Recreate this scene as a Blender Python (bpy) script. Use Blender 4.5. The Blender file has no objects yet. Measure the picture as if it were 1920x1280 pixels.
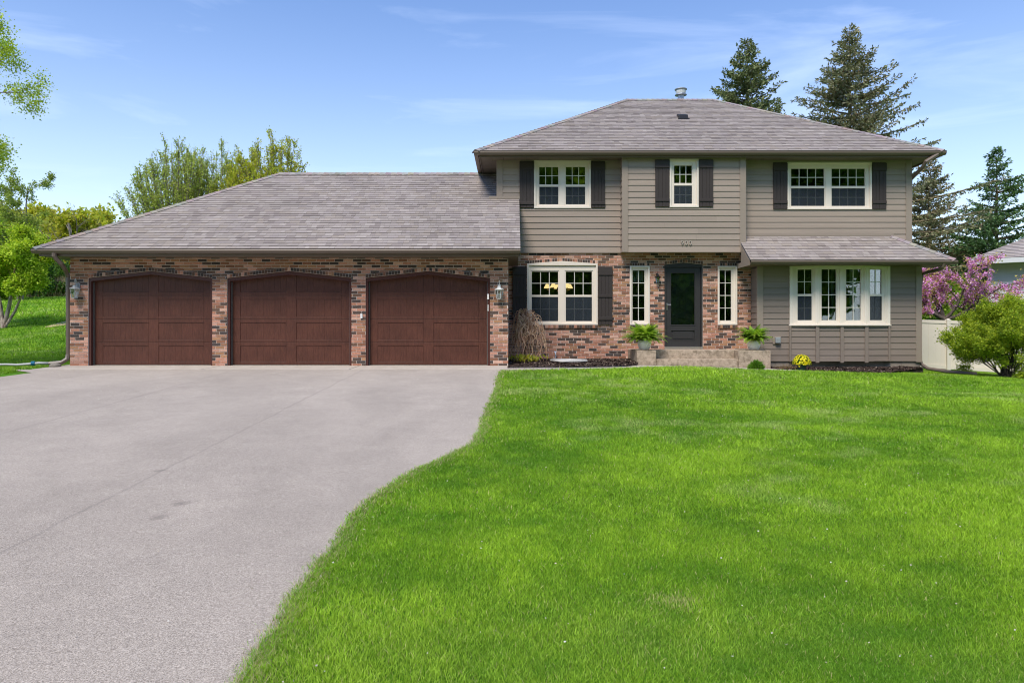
import bpy, math, random
import numpy as np
from mathutils import Vector
R = random.Random(7)
S = bpy.context.scene
COL = S.collection
F = 1340.0; CZ = 0.80
def WX(px, D): return (px-960.0)/F*D
def WZ(py, D): return CZ+(620.0-py)/F*D

# ------------------------------------------------------------------ materials
def newmat(name):
    m = bpy.data.materials.new(name); m.use_nodes = True
    nt = m.node_tree; nt.nodes.clear()
    out = nt.nodes.new('ShaderNodeOutputMaterial')
    return m, nt, out
def lk(nt, a, b): nt.links.new(a, b)
def nd(nt, t, **kw):
    n = nt.nodes.new(t)
    for k, v in kw.items(): setattr(n, k, v)
    return n
def coords(nt, scale=(1,1,1)):
    g = nd(nt, 'ShaderNodeNewGeometry'); mp = nd(nt, 'ShaderNodeMapping')
    mp.inputs['Scale'].default_value = scale
    lk(nt, g.outputs['Position'], mp.inputs['Vector']); return mp.outputs['Vector']
def noise(nt, vec, scale, detail=3, rough=0.55, dist=0.0):
    n = nd(nt, 'ShaderNodeTexNoise'); n.inputs['Scale'].default_value = scale
    n.inputs['Detail'].default_value = detail; n.inputs['Roughness'].default_value = rough
    n.inputs['Distortion'].default_value = dist
    lk(nt, vec, n.inputs['Vector']); return n.outputs['Fac']
def ramp(nt, fac, stops, interp='LINEAR'):
    r = nd(nt, 'ShaderNodeValToRGB'); r.color_ramp.interpolation = interp
    e = r.color_ramp.elements
    while len(e) < len(stops): e.new(0.5)
    for i, (p, c) in enumerate(stops):
        e[i].position = p; e[i].color = (c[0], c[1], c[2], 1) if not isinstance(c, (int, float)) else (c, c, c, 1)
    lk(nt, fac, r.inputs['Fac']); return r.outputs['Color']
def mixc(nt, a, b, fac, mode='MIX'):
    m = nd(nt, 'ShaderNodeMix', data_type='RGBA', blend_type=mode)
    if isinstance(fac, (int, float)): m.inputs[0].default_value = fac
    else: lk(nt, fac, m.inputs[0])
    for s, v in ((m.inputs[6], a), (m.inputs[7], b)):
        if isinstance(v, tuple): s.default_value = (v[0], v[1], v[2], 1)
        else: lk(nt, v, s)
    return m.outputs[2]
def mth(nt, op, a, b=None, clamp=False):
    m = nd(nt, 'ShaderNodeMath', operation=op); m.use_clamp = clamp
    for i, v in enumerate((a, b)):
        if v is None: continue
        if isinstance(v, (int, float)): m.inputs[i].default_value = v
        else: lk(nt, v, m.inputs[i])
    return m.outputs[0]
def princ(nt, out, col, rough=0.6, metal=0.0, spec=0.5, bump=None, bstr=0.3, bdist=0.01):
    p = nd(nt, 'ShaderNodeBsdfPrincipled')
    if isinstance(col, tuple): p.inputs['Base Color'].default_value = (col[0], col[1], col[2], 1)
    else: lk(nt, col, p.inputs['Base Color'])
    if isinstance(rough, (int, float)): p.inputs['Roughness'].default_value = rough
    else: lk(nt, rough, p.inputs['Roughness'])
    p.inputs['Metallic'].default_value = metal
    p.inputs['Specular IOR Level'].default_value = spec
    if bump is not None:
        b = nd(nt, 'ShaderNodeBump'); b.inputs['Strength'].default_value = bstr
        b.inputs['Distance'].default_value = bdist
        lk(nt, bump, b.inputs['Height']); lk(nt, b.outputs[0], p.inputs['Normal'])
    lk(nt, p.outputs[0], out.inputs[0]); return p
def paint(name, col, rough=0.5, var=0.12, scale=6, metal=0.0, grain=(1,1,1), bstr=0.15, spec=0.4):
    m, nt, out = newmat(name)
    v = coords(nt, grain)
    a = noise(nt, v, scale, 4); b = noise(nt, v, scale*14, 3)
    lo = tuple(c*(1-var) for c in col); hi = tuple(min(1, c*(1+var)) for c in col)
    c = mixc(nt, lo, hi, mth(nt, 'ADD', mth(nt, 'MULTIPLY', a, 0.6), mth(nt, 'MULTIPLY', b, 0.4)))
    princ(nt, out, c, rough, metal, spec, b, bstr, 0.004); return m
def attrmat(name, rough=0.85, var=0.2, scale=40, bstr=0.4, spec=0.3, grain=(1,1,1)):
    m, nt, out = newmat(name)
    at = nd(nt, 'ShaderNodeAttribute', attribute_name='Col')
    v = coords(nt, grain)
    n1 = noise(nt, v, scale, 4, 0.65); n2 = noise(nt, v, 0.8, 3)
    k = ramp(nt, n1, [(0.25, 1-var), (0.75, 1+var)])
    k2 = ramp(nt, n2, [(0.3, 0.9), (0.7, 1.08)])
    c = mixc(nt, at.outputs['Color'], k, 1.0, 'MULTIPLY'); c = mixc(nt, c, k2, 1.0, 'MULTIPLY')
    princ(nt, out, c, rough, 0, spec, n1, bstr, 0.004); return m
def leafmat(name, trans=0.35, rough=0.6):
    m, nt, out = newmat(name)
    at = nd(nt, 'ShaderNodeAttribute', attribute_name='Col')
    p = nd(nt, 'ShaderNodeBsdfPrincipled'); p.inputs['Roughness'].default_value = rough
    p.inputs['Specular IOR Level'].default_value = 0.25
    lk(nt, at.outputs['Color'], p.inputs['Base Color'])
    t = nd(nt, 'ShaderNodeBsdfTranslucent')
    c = mixc(nt, at.outputs['Color'], (1.0, 1.0, 0.55), 1.0, 'MULTIPLY')
    lk(nt, c, t.inputs['Color'])
    x = nd(nt, 'ShaderNodeMixShader'); x.inputs[0].default_value = trans
    lk(nt, p.outputs[0], x.inputs[1]); lk(nt, t.outputs[0], x.inputs[2]); lk(nt, x.outputs[0], out.inputs[0])
    return m

M = {}
M['brick'] = attrmat('brick', 0.9, 0.28, 55, 0.6)
M['shingle'] = attrmat('shingle', 0.95, 0.16, 90, 0.5, 0.2)
M['siding'] = attrmat('siding_board', 0.6, 0.07, 9, 0.25, 0.35, (0.5, 1, 14))
M['trim'] = paint('trim_paint', (0.280, 0.224, 0.175), 0.55, 0.06)
M['metal_trim'] = paint('brown_gutter', (0.145, 0.106, 0.080), 0.42, 0.05, spec=0.5)
M['soffit'] = paint('soffit_panel', (0.16, 0.125, 0.095), 0.6, 0.08)
M['shutter'] = paint('shutter_paint', (0.036, 0.027, 0.023), 0.65, 0.15, 8, grain=(6,1,0.6))
M['cream'] = paint('cream_vinyl', (0.74, 0.655, 0.55), 0.4, 0.04)
M['grille'] = paint('cream_grille', (0.66, 0.63, 0.54), 0.45, 0.04)
M['doorframe'] = paint('brown_door_frame', (0.075, 0.025, 0.019), 0.4, 0.12)
M['seal'] = paint('weather_seal', (0.10, 0.09, 0.08), 0.6, 0.1)
M['black'] = paint('black_door_paint', (0.034, 0.032, 0.032), 0.4, 0.2)
M['blackmetal'] = paint('black_metal', (0.018, 0.018, 0.02), 0.4, 0.1, metal=0.3)
M['steel'] = paint('brushed_steel', (0.62, 0.60, 0.56), 0.3, 0.06, metal=0.9)
M['galv'] = paint('galvanised_steel', (0.40, 0.44, 0.50), 0.45, 0.12, metal=0.6)
M['whitemetal'] = paint('pale_lantern_metal', (0.62, 0.62, 0.58), 0.45, 0.1)
M['greymetal'] = paint('grey_lantern_metal', (0.34, 0.36, 0.36), 0.45, 0.15, metal=0.3)
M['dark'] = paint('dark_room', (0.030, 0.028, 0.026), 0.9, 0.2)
M['curtain'] = paint('curtain_cloth', (0.42, 0.44, 0.42), 0.9, 0.1, grain=(20,20,0.5))
M['ceramic'] = paint('white_ceramic', (0.92, 0.87, 0.81), 0.35, 0.04)
M['greenpot'] = paint('dark_green_plastic', (0.008, 0.035, 0.028), 0.35, 0.1)
M['hose'] = paint('grey_hose', (0.52, 0.50, 0.47), 0.5, 0.15)
M['blue'] = paint('blue_plastic', (0.01, 0.14, 0.24), 0.4, 0.1)
M['rock'] = paint('field_stone', (0.24, 0.21, 0.17), 0.9, 0.4, 12, bstr=0.8)
M['vinylfence'] = paint('ivory_vinyl_fence', (0.70, 0.62, 0.51), 0.5, 0.05)
M['soil'] = paint('soil', (0.045, 0.030, 0.022), 0.95, 0.4, 20, bstr=0.8)
M['lightsiding'] = paint('pale_grey_vinyl_siding', (0.56, 0.53, 0.52), 0.6, 0.05)
M['whitetrim'] = paint('white_trim', (0.66, 0.66, 0.64), 0.5, 0.05)
M['tanwall'] = paint('pinkish_wall', (0.42, 0.30, 0.25), 0.8, 0.1)
M['darkroof'] = paint('dark_roof', (0.10, 0.10, 0.115), 0.9, 0.25, 8)
M['mulch'] = attrmat('mulch_chip', 0.95, 0.3, 60)
M['leaf'] = leafmat('leaf', 0.48)
M['needle'] = leafmat('needle', 0.18)
M['petal'] = leafmat('petal', 0.30)
M['grass'] = leafmat('grass_blade', 0.35, 0.5)
M['twig'] = attrmat('twig_bark', 0.9, 0.2, 30)

def bark(name, a, b, sc=10):
    m, nt, out = newmat(name); v = coords(nt, (1,1,0.35))
    n = noise(nt, v, sc, 5, 0.7); c = ramp(nt, n, [(0.35, a), (0.62, b)])
    princ(nt, out, c, 0.9, 0, 0.2, n, 0.8, 0.02); return m
M['bark'] = bark('dark_bark', (0.045, 0.035, 0.028), (0.15, 0.12, 0.095))
M['birch'] = bark('peeling_birch_bark', (0.12, 0.075, 0.055), (0.50, 0.40, 0.33), 9)
M['sprucebark'] = bark('spruce_bark', (0.09, 0.065, 0.04), (0.22, 0.17, 0.10))
M['greybark'] = bark('grey_bark', (0.12, 0.10, 0.08), (0.26, 0.22, 0.18))

def mk_wooddoor():
    m, nt, out = newmat('mahogany_garage_door')
    v = coords(nt, (1, 1, 0.10)); n = noise(nt, v, 60, 5, 0.7, 0.4)
    v2 = coords(nt); n2 = noise(nt, v2, 2.2, 3); n3 = noise(nt, v2, 220, 2)
    f = mth(nt, 'ADD', mth(nt, 'MULTIPLY', n, 0.65), mth(nt, 'MULTIPLY', n3, 0.35))
    c = ramp(nt, f, [(0.30, (0.046, 0.0155, 0.0100)), (0.52, (0.090, 0.031, 0.019)), (0.75, (0.145, 0.058, 0.034))])
    c = mixc(nt, c, ramp(nt, n2, [(0.3, 0.85), (0.7, 1.15)]), 1.0, 'MULTIPLY')
    princ(nt, out, c, 0.48, 0, 0.35, f, 0.35, 0.003); return m
M['wooddoor'] = mk_wooddoor()
def mk_glass(name, tint, refl):
    m, nt, out = newmat(name)
    lw = nd(nt, 'ShaderNodeFresnel'); lw.inputs['IOR'].default_value = 1.5
    v = coords(nt); n = noise(nt, v, 1.7, 1)
    b = nd(nt, 'ShaderNodeBump'); b.inputs['Strength'].default_value = 0.12; b.inputs['Distance'].default_value = 0.02
    lk(nt, n, b.inputs['Height'])
    g = nd(nt, 'ShaderNodeBsdfGlossy'); g.inputs['Roughness'].default_value = 0.01
    g.inputs['Color'].default_value = (1, 1, 1, 1); lk(nt, b.outputs[0], g.inputs['Normal'])
    t = nd(nt, 'ShaderNodeBsdfTransparent'); t.inputs['Color'].default_value = (*tint, 1)
    f = mth(nt, 'ADD', mth(nt, 'MULTIPLY', lw.outputs[0], 1.6), refl, True)
    x = nd(nt, 'ShaderNodeMixShader'); lk(nt, f, x.inputs[0])
    lk(nt, t.outputs[0], x.inputs[1]); lk(nt, g.outputs[0], x.inputs[2]); lk(nt, x.outputs[0], out.inputs[0])
    return m
M['glass'] = mk_glass('window_glass', (0.85, 0.9, 0.88), 0.04)
M['lampglass'] = mk_glass('lantern_glass', (0.8, 0.88, 0.84), 0.08)
def mk_screen():
    m, nt, out = newmat('insect_screen')
    d = nd(nt, 'ShaderNodeBsdfDiffuse'); d.inputs['Color'].default_value = (0.045, 0.055, 0.065, 1)
    t = nd(nt, 'ShaderNodeBsdfTransparent'); x = nd(nt, 'ShaderNodeMixShader'); x.inputs[0].default_value = 0.5
    lk(nt, t.outputs[0], x.inputs[1]); lk(nt, d.outputs[0], x.inputs[2]); lk(nt, x.outputs[0], out.inputs[0]); return m
M['screen'] = mk_screen()
def mk_emit(name, c, s):
    m, nt, out = newmat(name); e = nd(nt, 'ShaderNodeEmission'); e.inputs[0].default_value = (*c, 1); e.inputs[1].default_value = s
    lk(nt, e.outputs[0], out.inputs[0]); return m
M['lampshade'] = mk_emit('lit_lamp_shade', (1.0, 0.66, 0.28), 1.0)
def mk_concrete(name, a, b, stain, sc=3.5, lo=0.45, hi=0.72):
    m, nt, out = newmat(name); v = coords(nt)
    n = noise(nt, v, 90, 4, 0.7); n2 = noise(nt, v, sc, 6, 0.72)
    c = ramp(nt, n, [(0.3, a), (0.7, b)])
    c = mixc(nt, c, stain, ramp(nt, n2, [(lo, 0.0), (hi, 0.85)]))
    princ(nt, out, c, 0.9, 0, 0.25, n, 0.6, 0.006); return m
M['concrete'] = mk_concrete('apron_concrete', (0.36, 0.31, 0.25), (0.54, 0.48, 0.41), (0.34, 0.28, 0.22))
M['oldconcrete'] = mk_concrete('weathered_step_concrete', (0.30, 0.225, 0.155), (0.60, 0.48, 0.36), (0.17, 0.13, 0.085), 9.0, 0.42, 0.66)
M['foundation'] = mk_concrete('foundation_concrete', (0.20, 0.165, 0.13), (0.33, 0.28, 0.22), (0.13, 0.11, 0.09))
def mk_asphalt():
    m, nt, out = newmat('driveway_asphalt'); v = coords(nt)
    n = noise(nt, v, 130, 3, 0.75); nf = noise(nt, v, 38, 3, 0.7); n2 = noise(nt, coords(nt, (1, 0.45, 1)), 0.55, 4, 0.55, 0.6); n3 = noise(nt, v, 3.0, 5, 0.65)
    c = ramp(nt, n, [(0.34, (0.19, 0.159, 0.130)), (0.50, (0.398, 0.340, 0.282)), (0.68, (0.63, 0.55, 0.465))])
    c = mixc(nt, c, ramp(nt, nf, [(0.3, 0.86), (0.7, 1.12)]), 1.0, 'MULTIPLY')
    c = mixc(nt, c, ramp(nt, n2, [(0.34, 0.89), (0.60, 1.03)]), 1.0, 'MULTIPLY')
    c = mixc(nt, c, ramp(nt, n3, [(0.3, 0.93), (0.7, 1.06)]), 1.0, 'MULTIPLY')
    sp = nd(nt, 'ShaderNodeSeparateXYZ'); lk(nt, v, sp.inputs[0])
    wob = mth(nt, 'MULTIPLY', mth(nt, 'SUBTRACT', noise(nt, v, 1.3, 3), 0.5), 0.10)
    for X, w in ((-6.05, 0.018), (-3.27, 0.016), (-8.8, 0.016)):
        d = mth(nt, 'ABSOLUTE', mth(nt, 'SUBTRACT', mth(nt, 'ADD', sp.outputs[0], wob), X))
        k = mth(nt, 'MULTIPLY', mth(nt, 'LESS_THAN', d, w), mth(nt, 'MULTIPLY', nf, 0.40))
        c = mixc(nt, c, (0.11, 0.10, 0.095), k)
    # oil spots
    for (X, Y, r) in ((-2.61, 5.64, 0.075), (-2.62, 5.3, 0.07), (-3.3, 6.7, 0.05)):
        dx = mth(nt, 'SUBTRACT', sp.outputs[0], X); dy = mth(nt, 'SUBTRACT', sp.outputs[1], Y)
        d = mth(nt, 'SQRT', mth(nt, 'ADD', mth(nt, 'MULTIPLY', dx, dx), mth(nt, 'MULTIPLY', dy, dy)))
        d = mth(nt, 'ADD', d, mth(nt, 'MULTIPLY', mth(nt, 'SUBTRACT', nf, 0.5), 0.12))
        k = mth(nt, 'MULTIPLY', mth(nt, 'SUBTRACT', 1.0, mth(nt, 'DIVIDE', d, r*1.3), True), 0.5)
        c = mixc(nt, c, (0.10, 0.085, 0.075), k)
    princ(nt, out, c, 0.9, 0, 0.25, n, 0.9, 0.008); return m
M['asphalt'] = mk_asphalt()
def mk_ground():
    m, nt, out = newmat('lawn_soil_and_grass'); v = coords(nt)
    n = noise(nt, v, 25, 5, 0.7); n2 = noise(nt, v, 0.35, 4); n3 = noise(nt, v, 140, 3)
    c = ramp(nt, n, [(0.3, (0.06, 0.16, 0.010)), (0.55, (0.11, 0.27, 0.014)), (0.8, (0.18, 0.38, 0.025))])
    c = mixc(nt, c, ramp(nt, n2, [(0.35, 0.75), (0.65, 1.15)]), 1.0, 'MULTIPLY')
    c = mixc(nt, c, ramp(nt, n3, [(0.3, 0.7), (0.7, 1.2)]), 1.0, 'MULTIPLY')
    princ(nt, out, c, 0.95, 0, 0.1, n3, 1.0, 0.02); return m
M['ground'] = mk_ground()

# ------------------------------------------------------------------ mesh tools
def nrm(v):
    l = math.sqrt(v[0]*v[0]+v[1]*v[1]+v[2]*v[2]) or 1.0
    return (v[0]/l, v[1]/l, v[2]/l)
class MB:
    def __init__(s): s.v = []; s.f = []; s.c = []; s.col = (1, 1, 1)
    def face(s, idx, col=None): s.f.append(tuple(idx)); s.c.append(col or s.col)
    def box(s, x0, x1, y0, y1, z0, z1, col=None):
        b = len(s.v)
        s.v += [(x0,y0,z0),(x1,y0,z0),(x1,y1,z0),(x0,y1,z0),(x0,y0,z1),(x1,y0,z1),(x1,y1,z1),(x0,y1,z1)]
        for q in ((0,3,2,1),(4,5,6,7),(0,1,5,4),(1,2,6,5),(2,3,7,6),(3,0,4,7)): s.face([b+i for i in q], col)
    def hull(s, P, Q, col=None, caps=True):
        """two equal rings P (front) and Q joined"""
        b = len(s.v); n = len(P); s.v += list(P)+list(Q)
        if caps:
            s.face([b+i for i in range(n)], col); s.face([b+n+i for i in reversed(range(n))], col)
        for i in range(n):
            j = (i+1) % n; s.face((b+j, b+i, b+n+i, b+n+j), col)
    def polyxz(s, poly, y0, y1, col=None, slant=None):
        if slant: P = [(x, slant(z), z) for x, z in poly]
        else: P = [(x, y0, z) for x, z in poly]
        s.hull(P, [(x, y1, z) for x, z in poly], col)
    def sweepx(s, prof, x0, x1, col=None):
        s.hull([(x0, y, z) for y, z in prof], [(x1, y, z) for y, z in prof], col)
    def tube(s, pts, rad, n=6, col=None, cap=True, flat=1.0, twist=0.0):
        b = len(s.v); m = len(pts); up = None
        for i, p in enumerate(pts):
            a = pts[max(0, i-1)]; c = pts[min(m-1, i+1)]
            d = nrm((c[0]-a[0], c[1]-a[1], c[2]-a[2]))
            if up is None:
                up = (0, 0, 1) if abs(d[2]) < 0.9 else (0, 1, 0)
            sx = nrm((d[1]*up[2]-d[2]*up[1], d[2]*up[0]-d[0]*up[2], d[0]*up[1]-d[1]*up[0]))
            uy = (sx[1]*d[2]-sx[2]*d[1], sx[2]*d[0]-sx[0]*d[2], sx[0]*d[1]-sx[1]*d[0])
            up = uy
            r = rad[i] if hasattr(rad, '__len__') else rad
            for k in range(n):
                t = 2*math.pi*k/n+twist; cx = math.cos(t)*r; cy = math.sin(t)*r*flat
                s.v.append((p[0]+sx[0]*cx+uy[0]*cy, p[1]+sx[1]*cx+uy[1]*cy, p[2]+sx[2]*cx+uy[2]*cy))
        for i in range(m-1):
            for k in range(n):
                k2 = (k+1) % n
                s.face((b+i*n+k, b+i*n+k2, b+(i+1)*n+k2, b+(i+1)*n+k), col)
        if cap:
            s.face([b+k for k in reversed(range(n))], col); s.face([b+(m-1)*n+k for k in range(n)], col)
    def lathe(s, prof, c, n=24, col=None, sq=False):
        b = len(s.v); m = len(prof)
        for r, z in prof:
            for k in range(n):
                t = 2*math.pi*(k+(0.5 if sq else 0))/n; s.v.append((c[0]+r*math.cos(t), c[1]+r*math.sin(t), c[2]+z))
        for i in range(m-1):
            for k in range(n):
                k2 = (k+1) % n; s.face((b+i*n+k, b+i*n+k2, b+(i+1)*n+k2, b+(i+1)*n+k), col)
        if prof[0][0] > 1e-4: s.face([b+k for k in reversed(range(n))], col)
        if prof[-1][0] > 1e-4: s.face([b+(m-1)*n+k for k in range(n)], col)
    def ball(s, c, r, n=8, col=None, sz=1.0, jit=0.0):
        prof = [(r*math.sin(math.pi*i/n)+1e-5, -r*sz*math.cos(math.pi*i/n)) for i in range(n+1)]
        b = len(s.v); s.lathe(prof, c, n*2, col)
        if jit:
            for i in range(b, len(s.v)):
                v = s.v[i]; k = 1+R.uniform(-jit, jit)
                s.v[i] = tuple(c[j]+(v[j]-c[j])*k for j in range(3))
    def quad(s, a, b_, c, d, col=None):
        b = len(s.v); s.v += [a, b_, c, d]; s.face((b, b+1, b+2, b+3), col)
    def build(s, name, mat, parent=None, smooth=False, bevel=0.0, origin=None):
        o3 = origin if origin is not None else (root_loc(parent) if parent else (0, 0, 0))
        me = bpy.data.meshes.new(name)
        me.from_pydata([(v[0]-o3[0], v[1]-o3[1], v[2]-o3[2]) for v in s.v], [], s.f)
        me.materials.append(mat)
        if any(c != (1, 1, 1) for c in s.c[:1]+s.c[-1:]):
            at = me.attributes.new('Col', 'FLOAT_COLOR', 'FACE')
            a = np.ones((len(s.c), 4), dtype=np.float32); a[:, :3] = np.array(s.c, dtype=np.float32)
            at.data.foreach_set('color', a.ravel())
        me.update()
        if smooth: me.shade_smooth()
        o = bpy.data.objects.new(name, me); COL.objects.link(o)
        if parent: o.parent = parent
        else: o.location = o3
        if bevel:
            b = o.modifiers.new('bevel', 'BEVEL'); b.width = bevel; b.segments = 2; b.limit_method = 'ANGLE'
        return o
def root_loc(o):
    while o.parent: o = o.parent
    return tuple(o.location)
def fast(name, V, k, mat, cols, parent=None, smooth=False):
    """V: (nfaces*k,3) array, faces of k verts each, cols (nfaces,3)"""
    V = np.asarray(V, dtype=np.float32).reshape(-1, 3)
    if parent is not None: V = V-np.array(root_loc(parent), dtype=np.float32)
    nf = len(V)//k; me = bpy.data.meshes.new(name)
    me.vertices.add(len(V)); me.vertices.foreach_set('co', V.ravel())
    me.loops.add(len(V)); me.loops.foreach_set('vertex_index', np.arange(len(V), dtype=np.int32))
    me.polygons.add(nf); me.polygons.foreach_set('loop_start', np.arange(0, len(V), k, dtype=np.int32))
    try: me.polygons.foreach_set('loop_total', np.full(nf, k, dtype=np.int32))
    except Exception: pass
    me.materials.append(mat)
    at = me.attributes.new('Col', 'FLOAT_COLOR', 'FACE')
    a = np.ones((nf, 4), dtype=np.float32); a[:, :3] = cols
    at.data.foreach_set('color', a.ravel()); me.update(calc_edges=True); me.validate()
    o = bpy.data.objects.new(name, me); COL.objects.link(o)
    if parent is not None: o.parent = parent
    return o
def thing(name, label, cat, loc=(0,0,0), group=None):
    o = bpy.data.objects.new(name, None); COL.objects.link(o); o.location = loc
    o.empty_display_size = 0.2
    o['label'] = label; o['category'] = cat
    if group: o['group'] = group
    return o
def tag(o, label, cat, group=None, kind=None):
    o['label'] = label; o['category'] = cat
    if group: o['group'] = group
    if kind: o['kind'] = kind
    return o
def copytree(o, parent=None):
    c = o.copy(); COL.objects.link(c)
    if parent: c.parent = parent
    for ch in [x for x in bpy.data.objects if x.parent == o]: copytree(ch, c)
    return c

# clip helpers
def cut_rect(x0, x1, z0, z1, ops):
    segs = [(x0, x1)]; out = []
    bps = set()
    for o in ops:
        bps.update((o['x0'], o['x1'], (o['x0']+o['x1'])/2))
    xs = [x0]+sorted(b for b in bps if x0+1e-4 < b < x1-1e-4)+[x1]
    # merge pieces that lie outside every opening
    pieces = []
    for a, b in zip(xs[:-1], xs[1:]):
        mid = (a+b)/2; hit = None
        for o in ops:
            if o['x0'] < mid < o['x1'] and z1 > o['z0']+1e-4 and z0 < o['zp']-1e-4: hit = o; break
        if hit is None:
            if pieces and pieces[-1][2] is None: pieces[-1] = (pieces[-1][0], b, None)
            else: pieces.append((a, b, None))
        else: pieces.append((a, b, hit))
    for a, b, o in pieces:
        if o is None: out.append([(a, z0), (b, z0), (b, z1), (a, z1)]); continue
        if z0 < o['z0']-1e-4: out.append([(a, z0), (b, z0), (b, min(z1, o['z0'])), (a, min(z1, o['z0']))])
        xc = (o['x0']+o['x1'])/2; hw = (o['x1']-o['x0'])/2
        L = lambda x: o['zs']+(o['zp']-o['zs'])*(1-abs(x-xc)/hw)
        la, lb = L(a), L(b)
        if z1 <= min(la, lb)+1e-4: continue
        poly = [(a, max(z0, la)), (b, max(z0, lb)), (b, z1), (a, z1)]
        if la >= z1: t = (z1-lb)/(la-lb) ; xk = b+(a-b)*t; poly = [(xk, z1), (b, max(z0, lb)), (b, z1)]
        elif lb >= z1: t = (z1-la)/(lb-la); xk = a+(b-a)*t; poly = [(a, max(z0, la)), (xk, z1), (a, z1)]
        if len(poly) == 4:
            if la < z0 < lb: xk = a+(b-a)*(z0-la)/(lb-la); poly = [(a, z0), (xk, z0), (b, lb), (b, z1), (a, z1)]
            elif lb < z0 < la: xk = b+(a-b)*(z0-lb)/(la-lb); poly = [(a, la), (xk, z0), (b, z0), (b, z1), (a, z1)]
        out.append(poly)
    return out
def clip_convex(poly, clip):
    out = poly
    n = len(clip)
    for i in range(n):
        ax, ay = clip[i]; bx, by = clip[(i+1) % n]
        inp = out; out = []
        if not inp: break
        side = lambda p: (bx-ax)*(p[1]-ay)-(by-ay)*(p[0]-ax)
        for j in range(len(inp)):
            P = inp[j]; Q = inp[(j+1) % len(inp)]; sp, sq = side(P), side(Q)
            if sp >= 0: out.append(P)
            if (sp >= 0) != (sq >= 0):
                t = sp/(sp-sq); out.append((P[0]+(Q[0]-P[0])*t, P[1]+(Q[1]-P[1])*t))
    return out

BR_L = [(0.45,0.215,0.16), (0.37,0.17,0.12), (0.50,0.27,0.22), (0.55,0.33,0.27), (0.25,0.115,0.075), (0.36,0.19,0.115), (0.47,0.24,0.19), (0.29,0.15,0.10)]
BR_D = [(0.070,0.050,0.046), (0.095,0.062,0.054), (0.13,0.075,0.056), (0.06,0.047,0.047)]
MORT = (0.66, 0.55, 0.47)
def brickcol(pd):
    c = R.choice(BR_D) if R.random() < pd else R.choice(BR_L)
    k = R.uniform(0.86, 1.14); return (c[0]*k*1.02, c[1]*k*1.02, c[2]*k*0.90)
def brick_wall(bk, mo, x0, x1, z0, z1, y, ops, axis='x', pd=0.27):
    """axis x: face looks to -Y at depth y. axis 'y': x0..x1 are Y extents, face at X=y looks +X"""
    h = 0.0677; n = int(math.ceil((z1-z0)/h)); L = 0.213
    def put(mb, poly, d0, d1, col):
        if axis == 'x': mb.polyxz(poly, y+d0, y+d1, col)
        else: mb.hull([(y-d0, u, z) for u, z in poly], [(y-d1, u, z) for u, z in poly], col)
    for i in range(n):
        a = z0+i*h; b = min(a+h, z1)
        for p in cut_rect(x0, x1, a, b, ops): put(mo, p, 0.007, 0.10, MORT)
        x = x0-(L/2 if i % 2 else 0)+(R.uniform(-0.02, 0.02))
        rowd = pd*R.choice((0.7, 0.9, 1.0, 1.2))
        while x < x1:
            xa = max(x, x0); xb = min(x+L-0.012, x1)
            if xb-xa > 0.02 and b-a > 0.02:
                c = brickcol(rowd)
                j = R.uniform(-0.0015, 0.0015)
                for p in cut_rect(xa, xb, a+0.006, min(a+h-0.006, b), ops): put(bk, p, j, 0.006, c)
            x += L
def soldier(bk, mo, x0, x1, zs, zp, y, h=0.085, w=0.067, dark=0.72):
    xc = (x0+x1)/2; hw = (x1-x0)/2
    L = lambda x: zs+(zp-zs)*(1-abs(x-xc)/hw)
    for half in ((x0, xc), (xc, x1)):
        a, b = half; mo.polyxz([(a, L(a)), (b, L(b)), (b, L(b)+h), (a, L(a)+h)], y-0.004, y+0.09, MORT)
    n = max(1, int(round((x1-x0)/w))); w = (x1-x0)/n
    for i in range(n):
        a = x0+i*w+0.004; b = x0+(i+1)*w-0.004
        m = (a+b)/2
        s = 0 if hw == 0 else ((L(b)-L(a)))
        bk.polyxz([(a, L(a)+0.004), (b, L(b)+0.004), (b, L(b)+h-0.004), (a, L(a)+h-0.004)], y-0.010, y-0.0045, brickcol(dark))
def sidingcol(base):
    k = R.uniform(0.95, 1.05); return tuple(c*k for c in base)
def siding(mb, x0, x1, z0, z1, y, ops, base, exp=0.156, axis='x', joints=True):
    n = int(math.ceil((z1-z0)/exp-1e-3))
    for i in range(n):
        a = z0+i*exp; b = min(a+exp, z1)
        sl = lambda z: y-0.014*(1-(z-a)/exp)-0.002
        xs = [x0, x1]
        if joints and x1-x0 > 2.5 and R.random() < 0.35: xs = [x0, R.uniform(x0+0.6, x1-0.6), x1]
        for u, w in zip(xs[:-1], xs[1:]):
            c = sidingcol(base)
            for p in cut_rect(u+(0.0015 if u > x0 else 0), w, a, b, ops):
                if axis == 'x': mb.polyxz(p, 0, y+0.02, c, slant=sl)
                else: mb.hull([(2*y-sl(z) if axis == '+' else sl(z), uu, z) for uu, z in p], [((y-0.02) if axis == '+' else (y+0.02), uu, z) for uu, z in p], c)
def lin(c): return tuple(((v/255+0.055)/1.055)**2.4 if v > 10 else v/255/12.92 for v in c)

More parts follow.
